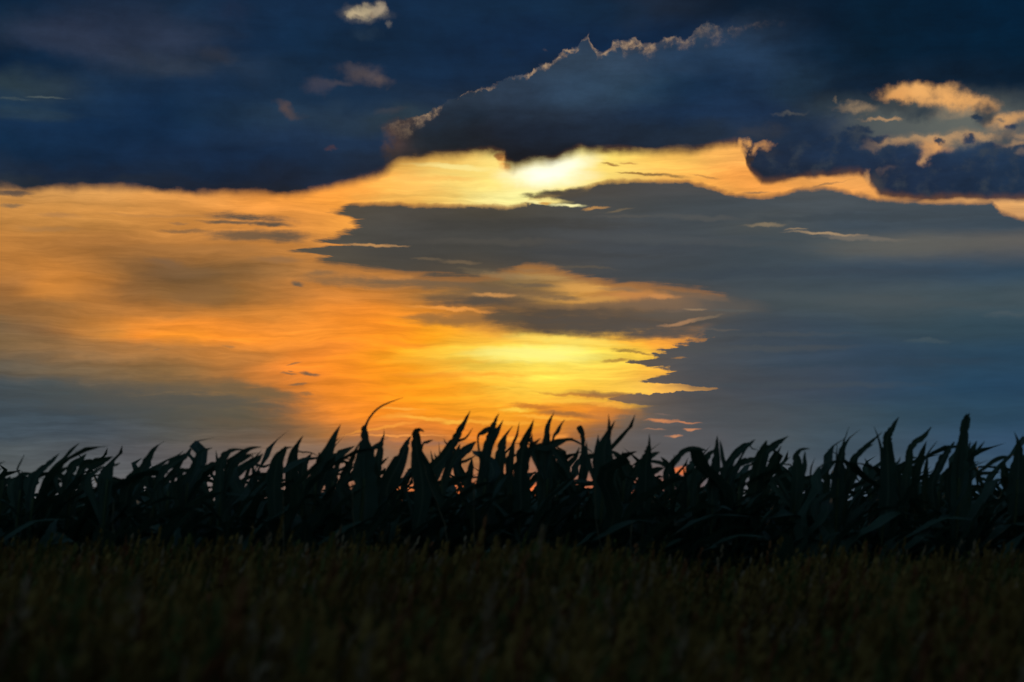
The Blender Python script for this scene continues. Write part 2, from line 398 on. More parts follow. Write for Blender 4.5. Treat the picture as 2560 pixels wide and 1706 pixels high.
bank_marks = [
 (2100, 546, 400, 12, (57,67,75), .6), (1300, 562, 300, 16, (60,60,58), .6), (1700, 602, 350, 13, (76,81,84), .45, 4), (2000, 684, 400, 14, (53,65,77), .5), (2120, 748, 350, 15, (72,82,87), .5, 3), (1900, 872, 240, 9, (76,81,84), .45), (2200, 908, 300, 14, (43,63,80), .6), (2000, 962, 300, 9, (64,75,84), .5), (1230, 604, 240, 9, (80,77,72), .5, 2), (1500, 636, 200, 10, (60,64,68), .6, 3),
 (1698, 1178, 26, 15, (226,118,66), .95), (1545, 1190, 30, 16, (230,122,66), .95), (1640, 1205, 60, 10, (190,110,74), .7),
 (1815, 764, 100, 26, (86,83,80), .85, 3), (1740, 740, 90, 12, (110,94,80), .7, 3), (1640, 762, 120, 14, (118,96,76), .7, 2), (1690, 790, 130, 14, (92,84,76), .8, 2), (1560, 728, 60, 8, (132,106,80), .7, 3), (1660, 745, 40, 7, (206,140,80), .7, 2), (1400, 745, 60, 6, (110,90,70), .7, 4),
 # light breaking through the grey
 (1905, 567, 62, 6, (136,120,96), .8, -2), (2070, 588, 90, 4.5, (166,140,108), .95, 4), (1990, 577, 22, 3, (150,128,100), .7), (2150, 598, 120, 7, (116,108,98), .8, 3), (2330, 618, 300, 20, (92,92,88), .45, 2),
 (1740, 545, 130, 8, (88,88,86), .5, 6), (1560, 540, 80, 5, (86,84,80), .5), (2100, 628, 100, 6, (80,82,82), .5),
 (1250, 402, 20, 26, (235,150,66), .85), (1238, 392, 10, 10, (150,92,48), .7), (1378, 500, 56, 9, (255,232,140), .95, 4), (1424, 512, 46, 5, (255,245,175), 1., 4), (1345, 503, 34, 6, (255,240,160), .9, 4), (1490, 520, 30, 4, (190,140,80), .8, -20), (1540, 524, 40, 4, (120,104,80), .6, -15),
 (1345, 488, 40, 7, (88,74,54), 1., -4), (1400, 482, 64, 10, (78,70,58), 1., -4), (1450, 478, 40, 14, (76,71,64), 1., -8), (1375, 505, 18, 4, (200,140,60), .8),
 (1700, 808, 58, 6, (168,126,90), .85, -12), (1760, 798, 40, 4, (120,104,86), .7, -10), (1738, 775, 26, 4, (150,124,96), .8), (1820, 780, 70, 5, (88,90,88), .6), (1780, 824, 80, 4, (96,90,84), .6, 3),
 (2330, 852, 70, 7, (68,84,92), .6, -4), (2520, 786, 60, 8, (76,88,94), .5), (1950, 838, 200, 6, (74,80,84), .4),
 (1700, 892, 24, 3, (160,116,70), .8), (1450, 668, 100, 4, (96,86,72), .5, 4), (1070, 648, 40, 4, (110,94,74), .6, 4), (1150, 655, 50, 6, (120,100,76), .6), (1250, 685, 90, 10, (150,122,84), .7, 3), (1180, 672, 60, 4, (100,88,70), .6),
 (1662, 1052, 46, 6, (214,136,84), .95, 4), (1720, 1058, 40, 3.5, (206,132,88), .85, 4), (1640, 1073, 30, 2.5, (150,112,92), .8), (1727, 1076, 20, 3.5, (206,136,94), .9), (1682, 1092, 20, 4, (206,138,94), .9), (1660, 1036, 20, 2.5, (120,100,92), .6), (1500, 1072, 24, 3, (150,104,76), .6),
 (930, 612, 90, 4, (190,140,86), .9, 1), (1000, 613, 40, 2.5, (150,118,84), .8),
 (1600, 434, 60, 3.5, (140,96,48), .85, 4), (1655, 438, 60, 5, (110,86,56), .9, 3), (1530, 411, 30, 4, (150,100,50), .85, 6), (1575, 408, 26, 3, (190,130,66), .7, 4), (1760, 440, 40, 3, (170,120,66), .6, 10), (2070, 460, 60, 3, (150,112,76), .7, -10), (1890, 480, 40, 4, (120,98,76), .7),
]
for v in bank_marks:
    x, y, rx, ry, col, st = v[:6]
    cur = blob(cur, x, y, rx, ry, col, st, v[6] if len(v) > 6 else 0.0)

# ---- the dark blue upper deck
PC = VM('ADD', P0, VM('MULTIPLY', nA, (2.4, .8, 0)))
PC = VM('ADD', PC, VM('MULTIPLY', nC, (1.2, .8, 0)))
azC = step(axis(PC, 0), LO, HI, 0., 1., 'LINEAR'); elC = axis(PC, 1)
rowsC1 = [
 (20, [(0, (8,36,62)), (120, (20,40,64)), (300, (26,44,68)), (450, (20,44,70)), (600, (16,42,70)), (1000, (12,40,68)), (1500, (12,40,66)), (1620, (22,38,58)), (1850, (4,26,46)), (2200, (2,28,50)), (2560, (0,32,56))]),
 (110, [(0, (24,44,66)), (100, (38,50,72)), (300, (38,50,72)), (480, (34,48,70)), (620, (16,42,70)), (900, (10,38,64)), (1300, (8,38,68)), (1700, (8,38,68)), (1900, (20,38,60)), (2050, (4,28,50)), (2560, (0,28,52))]),
 (185, [(0, (10,36,62)), (200, (20,44,70)), (400, (34,50,70)), (560, (30,48,70)), (700, (18,44,70)), (1100, (12,40,68)), (2000, (14,36,58)), (2200, (4,28,48)), (2560, (0,26,46))]),
 (245, [(0, (42,60,72)), (140, (40,58,74)), (240, (24,48,74)), (500, (18,44,72)), (700, (20,46,72)), (900, (18,44,70)), (1100, (24,46,70))]),
 (300, [(0, (28,54,78)), (300, (18,46,76)), (450, (14,42,70)), (680, (30,54,78)), (900, (34,54,74)), (1000, (38,56,70))]),
 (350, [(0, (18,46,76)), (400, (14,42,72)), (700, (26,50,78)), (950, (24,48,76))]),
 (400, [(0, (14,42,70)), (400, (16,40,68)), (700, (18,42,70)), (950, (24,40,60))]),
 (445, [(0, (26,42,62)), (200, (22,38,60)), (400, (18,38,62)), (650, (20,34,54)), (850, (24,38,58))]),
 (475, [(0, (36,46,58)), (400, (26,38,56)), (650, (26,34,48)), (850, (34,40,50))]),
]
rowsC2 = [
 (70, [(1480, (34,54,78)), (1750, (38,54,72)), (1880, (30,48,68)), (2030, (8,32,54)), (2200, (0,26,46)), (2560, (0,30,54))]),
 (150, [(1250, (40,57,77)), (1450, (45,65,86)), (1600, (40,61,84)), (1750, (28,52,78)), (1900, (30,54,80)), (2050, (12,36,58)), (2200, (0,26,46)), (2560, (0,28,50))]),
 (225, [(1100, (38,53,70)), (1350, (40,60,82)), (1550, (38,62,84)), (1700, (18,46,72)), (1850, (20,46,74)), (1980, (26,50,72)), (2120, (10,32,52)), (2300, (10,32,52)), (2560, (4,28,48))]),
 (290, [(940, (84,70,68)), (1010, (64,56,58)), (1070, (32,42,56)), (1250, (27,41,58)), (1450, (29,45,64)), (1650, (19,43,69)), (1800, (20,44,72)), (1950, (22,42,66)), (2100, (40,54,66)), (2300, (40,52,62)), (2560, (34,48,60))]),
 (340, [(940, (90,70,66)), (1000, (60,50,52)), (1060, (32,37,45)), (1250, (21,31,45)), (1500, (21,36,54)), (1700, (22,38,56)), (1850, (30,46,66)), (1950, (24,42,64)), (2100, (25,45,70)), (2300, (30,50,74)), (2560, (34,54,78))]),
 (390, [(940, (54,48,50)), (1050, (34,34,38)), (1250, (18,22,30)), (1400, (14,22,34)), (1600, (19,31,47)), (1800, (24,36,50)), (1900, (24,38,58)), (2100, (24,44,69)), (2350, (28,49,74)), (2560, (30,51,77))]),
 (450, [(940, (44,40,42)), (1250, (26,22,26)), (1850, (20,30,46)), (2000, (22,36,55)), (2200, (25,41,64)), (2400, (26,44,68)), (2560, (28,48,72))]),
]
colC1 = field(azC, elC, rowsC1)
for v in [(120, 243, 50, 3.5, (84,96,98), .8), (30, 246, 50, 4, (70,84,88), .7), (60, 285, 120, 22, (44,62,74), .5)]:
    colC1 = blob(colC1, *v[:6])
for v in [(110, 90, 130, 34, (42,54,76), .7, 14), (250, 130, 120, 40, (44,54,74), .6, 8), (420, 110, 60, 40, (42,54,76), .6), (400, 160, 110, 24, (46,56,72), .6, 6), (540, 140, 50, 22, (50,56,70), .6, 20), (580, 25, 50, 30, (32,46,72), .5), (912, 34, 60, 22, (116,110,104), .9, -6), (918, 30, 40, 16, (190,172,138), 1., -6), (890, 36, 22, 12, (196,176,140), .9), (950, 22, 22, 14, (176,158,132), .9), (905, 42, 14, 6, (132,120,106), .8), (935, 38, 10, 8, (140,120,104), .7), (925, 18, 12, 5, (130,120,108), .7), (976, 64, 7, 9, (96,94,94), .8), (915, 85, 40, 16, (34,56,78), .6),
          (905, 180, 55, 24, (84,76,80), .85, 12), (950, 205, 34, 18, (88,78,80), .85), (845, 206, 44, 10, (68,66,76), .7), (795, 215, 36, 22, (62,62,76), .75), (880, 160, 34, 10, (66,66,78), .6),
          (712, 278, 32, 14, (82,70,72), .9, 38), (735, 292, 26, 9, (66,64,72), .7, 15), (828, 368, 10, 7, (70,54,64), .8), (980, 280, 40, 9, (60,62,70), .6, 4), (1365, 122, 8, 3.5, (60,60,72), .8), (1270, 130, 26, 10, (12,36,60), .5)]:
    colC1 = blob(colC1, *v[:6], v[6] if len(v) > 6 else 0., .9, 'puff', .5)
mottle = noise(VM('MULTIPLY', VM('ADD', P0, VM('MULTIPLY', nA, (1., .5, 0))), (.6, 1., 1.)), .95, 6, .62)
colC1 = tint(colC1, M('MULTIPLY', step(streak, .25, .75, .86, 1.10, 'LINEAR'), step(mottle, .28, .72, .74, 1.16, 'LINEAR')))
colC2 = tint(field(azC, elC, rowsC2), M('MULTIPLY', step(fine, .25, .75, .90, 1.10, 'LINEAR'), step(mottle, .28, .72, .74, 1.30, 'LINEAR')))

# the tall grey cloud with its sun-rimmed back
rim_pts = [(900,330),(940,322),(960,312),(980,305),(1000,300),(1030,296),(1061,288),(1093,266),(1131,244),(1197,222),(1251,210),(1280,194),(1321,188),(1340,168),(1372,158),(1405,132),(1443,118),(1466,92),(1476,84),(1486,118),(1500,134),(1520,128),(1546,97),(1568,104),(1595,94),(1617,112),(1650,103),(1693,88),(1715,101),(1737,92),(1752,60),(1775,58),(1797,70),(1851,64),(1906,52),(1960,52),(2040,30),(2120,-20),(2300,-120),(2560,-300)]
AZr = M('MULTIPLY_ADD', nBx[0], .42, AZ0)
ELr = M('ADD', M('MULTIPLY_ADD', nBx[1], .30, EL0), M('MULTIPLY', M('SUBTRACT', noise(P0, 7.5, 5, .65), .5), .22))
rim = curve(AZr, [(azx(x), ang(x, y)[1]) for x, y in rim_pts], LO, HI)
thick = curve(AZ0, [(azx(x), t / PPD) for x, t in [(938,40),(1000,30),(1060,14),(1200,12),(1320,11),(1420,12),(1470,22),(1500,26),(1560,34),(1620,24),(1690,22),(1740,34),(1790,34),(1850,24),(1920,16),(2000,10)]], LO, HI)
strong = curve(AZ0, [(azx(x), t) for x, t in [(930,.0),(960,.12),(1010,.26),(1070,.7),(1400,.95),(1580,.85),(1660,.6),(1720,.42),(1770,.26),(1850,.14),(1930,.04),(2000,.0)]], LO, HI)
swell = step(noise(VM('ADD', P0, (19., 4., 0.)), .9, 3, .5), .32, .66, .35, 1.7, 'LINEAR')
thick = M('MULTIPLY', thick, swell)
drop = M('SUBTRACT', rim, ELr)
mask_c2 = step(drop, -.02, .05)
edge_soft = M('ADD', step(AZ0, azx(1760), azx(2040), 0.0, 1.6), step(AZ0, azx(1030), azx(965), 0.0, .2))
mask_c2 = step(drop, M('MULTIPLY_ADD', edge_soft, -1, -.02), M('ADD', edge_soft, .05))
head = step(M('ADD', M('MULTIPLY_ADD', nBx[0], .5, AZ0), M('MULTIPLY_ADD', puffy, 1.4, -.7)), azx(938), azx(990))
mask_c2 = M('MULTIPLY', mask_c2, head)
colC = mix(colC1, colC2, mask_c2)
rim_f = M('MULTIPLY', step(drop, -.03, .06), step(M('DIVIDE', M('MULTIPLY_ADD', nBx[2], .5, drop), thick), 1.3, .3))
rim_f = M('MULTIPLY', M('MULTIPLY', rim_f, M('MULTIPLY', strong, head)), step(lace, .40, .58, .12, 1.))
rim_col = mix(lin((112,94,84)), lin((176,146,114)), step(noise(P0, 5.5, 5, .6), .35, .65))
colC = mix(colC, rim_col, rim_f)

deck_pts = [(-100,474),(0,470),(60,476),(120,470),(250,468),(340,468),(430,478),(600,482),(690,485),(745,482),(800,470),(900,452),(950,438),(985,412),(1010,402),(1060,399),(1150,388),(1215,384),(1240,385),(1258,390),(1268,410),(1290,420),(1312,412),(1340,405),(1372,403),(1400,396),(1430,386),(1452,374),(1480,381),(1560,380),(1640,383),(1700,376),(1770,376),(1815,370),(1840,362),(1856,384),(1862,412),(1880,440),(1910,460),(1950,458),(1990,449),(2060,446),(2130,440),(2158,436),(2182,462),(2205,490),(2250,497),(2300,505),(2350,500),(2440,503),(2500,505),(2560,500),(2700,495)]
nD = [M('SUBTRACT', noise(VM('ADD', P0, o), 1.25, 2, .45), .5) for o in ((3.3, 8.1, 0.), (51., 2.7, 0.))]
ELd = M('ADD', M('MULTIPLY_ADD', nD[1], .22, EL0), M('ADD', M('MULTIPLY', nBx[1], .14), M('MULTIPLY', fray, .10)))
AZd = M('MULTIPLY_ADD', nD[0], .5, AZ0)
deck = curve(AZd, [(azx(x), ang(x, y + (9 if x < 1800 else 2))[1]) for x, y in deck_pts], LO, HI)
over = M('SUBTRACT', ELd, deck)
deck_soft = M('MULTIPLY', step(AZ0, azx(760), azx(1000), .24, .26), M('MULTIPLY', step(mottle, .35, .65, .7, 1.4, 'LINEAR'), step(AZ0, azx(1780), azx(1880), 1., .5)))
mask_deck = step(over, M('MULTIPLY', deck_soft, -.45), deck_soft)
# thin lower edge of the deck, warmed by the light that comes through it
warm = M('MULTIPLY', mask_deck, step(over, .34, .02))
colD = mix(colC, lin((120,78,44)), M('MULTIPLY', warm, step(AZ0, azx(760), azx(1100), .0, .62)))
lower = cur
cur = colD

# gaps in the deck on the right, and the cumulus in front of them
for v in [(2400, 310, 210, 66, (100,104,98), .95, 0, 1., .25), (2230, 312, 130, 40, (86,92,90), .8, 0, 1., .25), (2390, 345, 200, 18, (150,126,98), .7, 0, 1., .3), (2300, 232, 90, 24, (240,176,104), 1., 2), (2380, 252, 100, 24, (234,170,100), 1., 6), (2450, 262, 40, 14, (218,160,98), .8, 8), (2245, 240, 40, 16, (226,160,92), .85),
          (2400, 283, 70, 14, (150,130,104), .7, 0, 1.), (2510, 300, 46, 21, (214,160,102), .95, 4), (2545, 292, 26, 16, (196,148,98), .8), (2135, 274, 44, 14, (150,126,98), .85), (2205, 296, 46, 5, (184,144,102), .8, 4), (2088, 250, 7, 12, (112,98,82), .6),
          (2390, 344, 190, 10, (190,148,104), .85), (2245, 358, 66, 11, (172,134,96), .85), (2335, 368, 40, 20, (216,156,96), .95), (2525, 358, 44, 10, (180,142,102), .75),
          (2306, 398, 16, 20, (190,144,100), .8), (2178, 374, 28, 9, (140,114,90), .7), (2552, 385, 12, 12, (140,118,98), .7), (1975, 288, 44, 6, (86,86,84), .6, -6), (1900, 330, 60, 20, (52,56,66), .6), (1858, 366, 13, 16, (240,170,92), .95), (1905, 362, 24, 9, (190,134,82), .8), (1885, 372, 9, 12, (206,146,86), .8),
          (2168, 452, 13, 30, (206,150,94), .9, 14), (2216, 424, 14, 10, (150,118,90), .7), (2150, 470, 26, 16, (190,140,92), .7), (1862, 425, 14, 30, (206,138,72), .6)]:
    cur = blob(cur, *v[:6], v[6] if len(v) > 6 else 0., v[7] if len(v) > 7 else .85, 'puff', v[8] if len(v) > 8 else .75)
cum = mix(colC2, lin((58,66,74)), step(noise(VM('ADD', P0, (2., 9., 0.)), 1.7, 4, .55), .46, .75, 0., .7))
for v in [(2300, 282, 52, 19, (46,58,68), .95, -6), (2235, 268, 34, 16, (54,62,68), .8), (2465, 285, 30, 26, (50,58,66), .9, -30), (2500, 305, 12, 6, (96,92,88), .7), (2515, 345, 28, 17, (62,72,80), .95, -20),
          (1872, 396, 12, 20, (60,46,38), .8), (1930, 380, 26, 12, (56,58,64), .6), (2200, 455, 22, 26, (58,60,66), .9), (2160, 486, 20, 10, (110,92,76), .6)]:
    cur = blob(cur, *v[:6], v[6] if len(v) > 6 else 0., .8, 'puff', .5)
for x, y, rx, ry in [(2145, 322, 34, 12), (2195, 348, 26, 12), (2420, 348, 30, 10), (2475, 362, 34, 12), (2350, 352, 16, 9), (2530, 318, 16, 9), (2440, 296, 20, 9), (2255, 388, 42, 28), (2228, 410, 36, 34), (2425, 396, 80, 36), (2372, 424, 50, 44), (2490, 408, 80, 44), (2500, 450, 130, 38), (2330, 462, 110, 28), (2255, 460, 40, 28), (2080, 390, 120, 46), (2120, 348, 60, 18), (1985, 400, 90, 44)]:
    cur = blob(cur, x, y, rx, ry, cum, .96, 0., .6, 'puff', .6)

# ---- the rest of the heavens: dusk cloud of the same grey blue, broken by the same streaks
cloud_far = mix(lin((34,56,80)), lin((74,88,104)), step(noise(tc.outputs['Generated'], 3.0, 6, .6), .35, .7))
aside = M('MAXIMUM', step(M('ABSOLUTE', AZ0), 18., 60.), M('MAXIMUM', step(EL0, 16., 40.), step(EL0, -.6, -2.)))

# ---- the clear sky above the cloud, faintly seen through it
SUN_EL, SUN_AZ = ang(1360, 455)[1], ang(1360, 455)[0]
nish = NT.nodes.new('ShaderNodeTexSky')
nish.sky_type = 'NISHITA'
nish.sun_disc = False
nish.sun_elevation = R(SUN_EL)
nish.sun_rotation = R(SUN_AZ)
nish.dust_density = 2.0


def background(col, strength=1.0):
    n = NT.nodes.new('ShaderNodeBackground')
    NT.links.new(col, n.inputs['Color']); n.inputs['Strength'].default_value = strength
    return n.outputs[0]


def mix_sky(a, b, f):
    n = NT.nodes.new('ShaderNodeMixShader')
    link(n.inputs[0], f)
    NT.links.new(a, n.inputs[1]); NT.links.new(b, n.inputs[2])
    return n.outputs[0]


heaven = mix_sky(mix_sky(background(lower), background(cur), mask_deck), background(cloud_far), aside)
heaven = mix_sky(background(nish.outputs[0], 0.05), heaven, 0.998)
wo = NT.nodes.new('ShaderNodeOutputWorld')
NT.links.new(heaven, wo.inputs['Surface'])

# ------------------------------------------------------------------ sun, low and behind the cloud bank
sl = bpy.data.lights.new('sun', 'SUN')
sl.energy = 0.1
sl.angle = R(12)
sl.color = (1.0, .72, .42)
sun = bpy.data.objects.new('sun', sl)
C.objects.link(sun)
sd = Vector((math.sin(R(SUN_AZ)) * math.cos(R(SUN_EL)), math.cos(R(SUN_AZ)) * math.cos(R(SUN_EL)), math.sin(R(SUN_EL))))
sun.rotation_euler = sd.to_track_quat('Z', 'Y').to_euler()
sun.location = sd * 60

#@@GEOMETRY
# ------------------------------------------------------------------ materials
def material(name):
    m = bpy.data.materials.new(name); m.use_nodes = True
    nt = m.node_tree; nt.nodes.clear()
    out = nt.nodes.new('ShaderNodeOutputMaterial')
    return m, nt, out


def leaf_material(name, dark, light, rib, rough=.42, trans=.22):
    m, nt, out = material(name)
    L, N = nt.links.new, nt.nodes.new
    uv = N('ShaderNodeUVMap'); uv.uv_map = 'leaf'
    sx = N('ShaderNodeSeparateXYZ'); L(uv.outputs[0], sx.inputs[0])
    geo = N('ShaderNodeNewGeometry')
    no = N('ShaderNodeTexNoise'); L(geo.outputs['Position'], no.inputs['Vector']); no.inputs['Scale'].default_value = 6.0; no.inputs['Detail'].default_value = 4
    oi = N('ShaderNodeObjectInfo')
    ad = N('ShaderNodeMath'); ad.operation = 'ADD'; L(no.outputs['Fac'], ad.inputs[0]); L(oi.outputs['Random'], ad.inputs[1])
    mr = N('ShaderNodeMapRange'); L(ad.outputs[0], mr.inputs['Value']); mr.inputs['From Min'].default_value = .4; mr.inputs['From Max'].default_value = 1.5
    mx = N('ShaderNodeMix'); mx.data_type = 'RGBA'; L(mr.outputs[0], mx.inputs[0]); mx.inputs[6].default_value = (*dark, 1); mx.inputs[7].default_value = (*light, 1)
    # pale midrib and fine parallel veins
    s1 = N('ShaderNodeMath'); s1.operation = 'SUBTRACT'; L(sx.outputs[0], s1.inputs[0]); s1.inputs[1].default_value = .5
    s2 = N('ShaderNodeMath'); s2.operation = 'ABSOLUTE'; L(s1.outputs[0], s2.inputs[0])
    s3 = N('ShaderNodeMapRange'); L(s2.outputs[0], s3.inputs['Value']); s3.inputs['From Min'].default_value = .075; s3.inputs['From Max'].default_value = .03
    m2 = N('ShaderNodeMix'); m2.data_type = 'RGBA'; L(s3.outputs[0], m2.inputs[0]); L(mx.outputs[2], m2.inputs[6]); m2.inputs[7].default_value = (*rib, 1)
    wv = N('ShaderNodeMath'); wv.operation = 'MULTIPLY'; L(sx.outputs[0], wv.inputs[0]); wv.inputs[1].default_value = 120.
    sn = N('ShaderNodeMath'); sn.operation = 'SINE'; L(wv.outputs[0], sn.inputs[0])
    bp = N('ShaderNodeBump'); bp.inputs['Strength'].default_value = .25; bp.inputs['Distance'].default_value = .002; L(sn.outputs[0], bp.inputs['Height'])
    bs = N('ShaderNodeBsdfPrincipled'); L(m2.outputs[2], bs.inputs['Base Color']); bs.inputs['Roughness'].default_value = rough
    bs.inputs['Specular IOR Level'].default_value = .35; L(bp.outputs[0], bs.inputs['Normal'])
    tr = N('ShaderNodeBsdfTranslucent'); L(m2.outputs[2], tr.inputs['Color'])
    ms = N('ShaderNodeMixShader'); ms.inputs[0].default_value = trans
    L(bs.outputs[0], ms.inputs[1]); L(tr.outputs[0], ms.inputs[2]); L(ms.outputs[0], out.inputs['Surface'])
    return m


def plain_material(name, a, b, scale=8., rough=.8, bump=0.):
    m, nt, out = material(name)
    L, N = nt.links.new, nt.nodes.new
    geo = N('ShaderNodeNewGeometry')
    no = N('ShaderNodeTexNoise'); L(geo.outputs['Position'], no.inputs['Vector']); no.inputs['Scale'].default_value = scale; no.inputs['Detail'].default_value = 6
    mr = N('ShaderNodeMapRange'); L(no.outputs['Fac'], mr.inputs['Value']); mr.inputs['From Min'].default_value = .3; mr.inputs['From Max'].default_value = .7
    mx = N('ShaderNodeMix'); mx.data_type = 'RGBA'; L(mr.outputs[0], mx.inputs[0]); mx.inputs[6].default_value = (*a, 1); mx.inputs[7].default_value = (*b, 1)
    bs = N('ShaderNodeBsdfPrincipled'); L(mx.outputs[2], bs.inputs['Base Color']); bs.inputs['Roughness'].default_value = rough
    bs.inputs['Specular IOR Level'].default_value = .2
    if bump:
        bp = N('ShaderNodeBump'); bp.inputs['Strength'].default_value = bump; L(no.outputs['Fac'], bp.inputs['Height']); L(bp.outputs[0], bs.inputs['Normal'])
    L(bs.outputs[0], out.inputs['Surface'])
    return m


MAT_LEAF = leaf_material('corn_leaf', (.026, .078, .044), (.055, .120, .064), (.095, .15, .085), .55, .18)
MAT_STALK = plain_material('corn_stalk', (.06, .10, .035), (.10, .13, .05), 9., .6)
MAT_GRAIN = plain_material('ripe_grass', (.17, .105, .018), (.40, .26, .060), 1.3, .8)
MAT_GRAIN_RED = plain_material('reddish_grass', (.22, .085, .025), (.36, .16, .05), 2.1, .8)
MAT_GRAIN_GREEN = plain_material('half_ripe_grass', (.09, .11, .02), (.20, .20, .05), 2.1, .8)
MAT_GRAIN_PALE = plain_material('pale_ripe_grass', (.28, .20, .09), (.42, .31, .16), 7., .8)
MAT_STEM = plain_material('grass_stem', (.15, .13, .06), (.22, .19, .10), 7., .8)
MAT_SOIL = plain_material('soil', (.045, .033, .022), (.10, .075, .05), 4., .95, .5)


def tag(o, label=None, cat=None, group=None, kind=None):
    if label: o['label'] = label
    if cat: o['category'] = cat
    if group: o['group'] = group
    if kind: o['kind'] = kind
    return o


def obj(name, mesh, parent=None, loc=None, rot=None, scl=None):
    o = bpy.data.objects.new(name, mesh)
    C.objects.link(o)
    if parent is not None: o.parent = parent
    if loc is not None: o.location = loc
    if rot is not None: o.rotation_euler = rot
    if scl is not None: o.scale = scl
    return o


# ------------------------------------------------------------------ ground
def ground_mesh():
    n = 60
    xs = np.concatenate([np.linspace(-9000, -30, 12), np.linspace(-28, 28, n), np.linspace(30, 9000, 12)])
    ys = np.concatenate([np.linspace(-9000, -10, 8), np.linspace(-8, 40, n), np.linspace(45, 9000, 12)])
    V, F = [], []
    for j, y in enumerate(ys):
        for i, x in enumerate(xs):
            near = abs(x) < 30 and -9 < y < 41
            V.append((x, y, (math.sin(x * 3.1 + y) * .012 + math.sin(y * 8.4) * .018) if near else 0.0))
    w = len(xs)
    for j in range(len(ys) - 1):
        for i in range(w - 1):
            F.append((j * w + i, j * w + i + 1, (j + 1) * w + i + 1, (j + 1) * w + i))
    me = bpy.data.meshes.new('ground'); me.from_pydata(V, [], F); me.materials.append(MAT_SOIL)
    return me


tag(obj('ground', ground_mesh()), 'dark field soil under the crops', kind='structure')


# ------------------------------------------------------------------ corn: leaf and stalk builders
def spline(pts, n):
    """Catmull-Rom through rows of numbers"""
    P = np.array(pts, float)
    P = np.vstack([2 * P[0] - P[1], P, 2 * P[-1] - P[-2]])
    seg = len(P) - 3
    out = []
    for k in range(n + 1):
        t = k / n * seg
        i = min(int(t), seg - 1); u = t - i
        p0, p1, p2, p3 = P[i:i + 4]
        out.append(.5 * ((2 * p1) + (-p0 + p2) * u + (2 * p0 - 5 * p1 + 4 * p2 - p3) * u * u + (-p0 + 3 * p1 - 3 * p2 + p3) * u ** 3))
    return np.array(out)


def leaf_mesh(name, path, widths, facing, fold=.22, n=12, twist=0., wave=.0, mat=None, torn=None):
    """a blade along path: facing = direction its face looks, V-folded along the midrib"""
    S = spline([list(p) + [w] for p, w in zip(path, widths)], n)
    pts, w = S[:, :3], np.maximum(S[:, 3], .0012)
    T = np.gradient(pts, axis=0); T /= np.linalg.norm(T, axis=1)[:, None] + 1e-9
    V, F, UV = [], [], []
    f0 = np.array(facing, float)
    for k in range(n + 1):
        side = np.cross(T[k], f0); ln = np.linalg.norm(side)
        side = side / ln if ln > 1e-4 else np.array([1., 0, 0])
        nor = np.cross(side, T[k])
        a = twist * (k / n - .3)
        s2 = side * math.cos(a) + nor * math.sin(a)
        n2 = nor * math.cos(a) - side * math.sin(a)
        for j, u in enumerate((-1., -.5, 0., .5, 1.)):
            if torn and abs(u) == 1. and torn.random() < .28: u *= torn.uniform(.62, .95)
            wob = wave * w[k] * math.sin(k * 1.9 + j * 1.3) * abs(u)
            V.append(pts[k] + s2 * (u * w[k] * .5) + n2 * (abs(u) * fold * w[k] + wob))
            UV.append(((u + 1) / 2, k / n))
    for k in range(n):
        for j in range(4):
            a = k * 5 + j
            F.append((a, a + 1, a + 6, a + 5))
    me = bpy.data.meshes.new(name)
    me.from_pydata([tuple(v) for v in V], [], F)
    uvl = me.uv_layers.new(name='leaf')
    idx = np.empty(len(me.loops), int); me.loops.foreach_get('vertex_index', idx)
    uvl.data.foreach_set('uv', np.array(UV)[idx].ravel())
    me.polygons.foreach_set('use_smooth', [True] * len(F))
    me.materials.append(mat or MAT_LEAF)
    return me


def tube_mesh(name, pts, radii, mat, sides=7):
    V, F = [], []
    for (p, r) in zip(pts, radii):
        for s in range(sides):
            a = 2 * math.pi * s / sides
            V.append((p[0] + r * math.cos(a), p[1] + r * math.sin(a), p[2]))
    for k in range(len(pts) - 1):
        for s in range(sides):
            a, b = k * sides + s, k * sides + (s + 1) % sides
            F.append((a, b, b + sides, a + sides))
    F.append(tuple((len(pts) - 1) * sides + s for s in range(sides)))
    me = bpy.data.meshes.new(name); me.from_pydata(V, [], F); me.materials.append(mat)
    me.polygons.foreach_set('use_smooth', [True] * len(F))
    return me


def stalk_mesh(h, lean):
    pts, rad = [], []
    nodes = 8
    for k in range(nodes * 2 + 1):
        t = k / (nodes * 2)
        pts.append((lean * t * t, 0, h * t))
        rad.append((.013 - .007 * t) * (1.18 if k % 2 == 0 else 1.0))
    return tube_mesh('stalk', pts, rad, MAT_STALK)


# blades shared by the ordinary plants: base at the origin, growing along +X and up
def common_blade(i):
    r = random.Random(100 + i)
    Ln = r.uniform(.55, .85); up = r.uniform(.95, 1.38); droop = r.uniform(.3, .95)
    path, wd = [], []
    x = z = 0.; a = up
    for k in range(8):
        path.append((x, r.uniform(-.01, .01) * k, z))
        t = k / 7
        wd.append(.085 * (0.55 + 1.2 * t) * (1 - t) ** .6 * 1.25 if t > 0 else .045)
        x += Ln / 7 * math.cos(a); z += Ln / 7 * math.sin(a)
        a -= droop * (.15 + .28 * t)
    return leaf_mesh('blade', path, wd, (-.5, 0, 1), fold=.2, n=10, twist=r.uniform(-.7, .7), wave=.1)


BLADES = [common_blade(i) for i in range(10)]
STALKS = [stalk_mesh(1.0, .06), stalk_mesh(1.08, .10), stalk_mesh(.92, .03)]


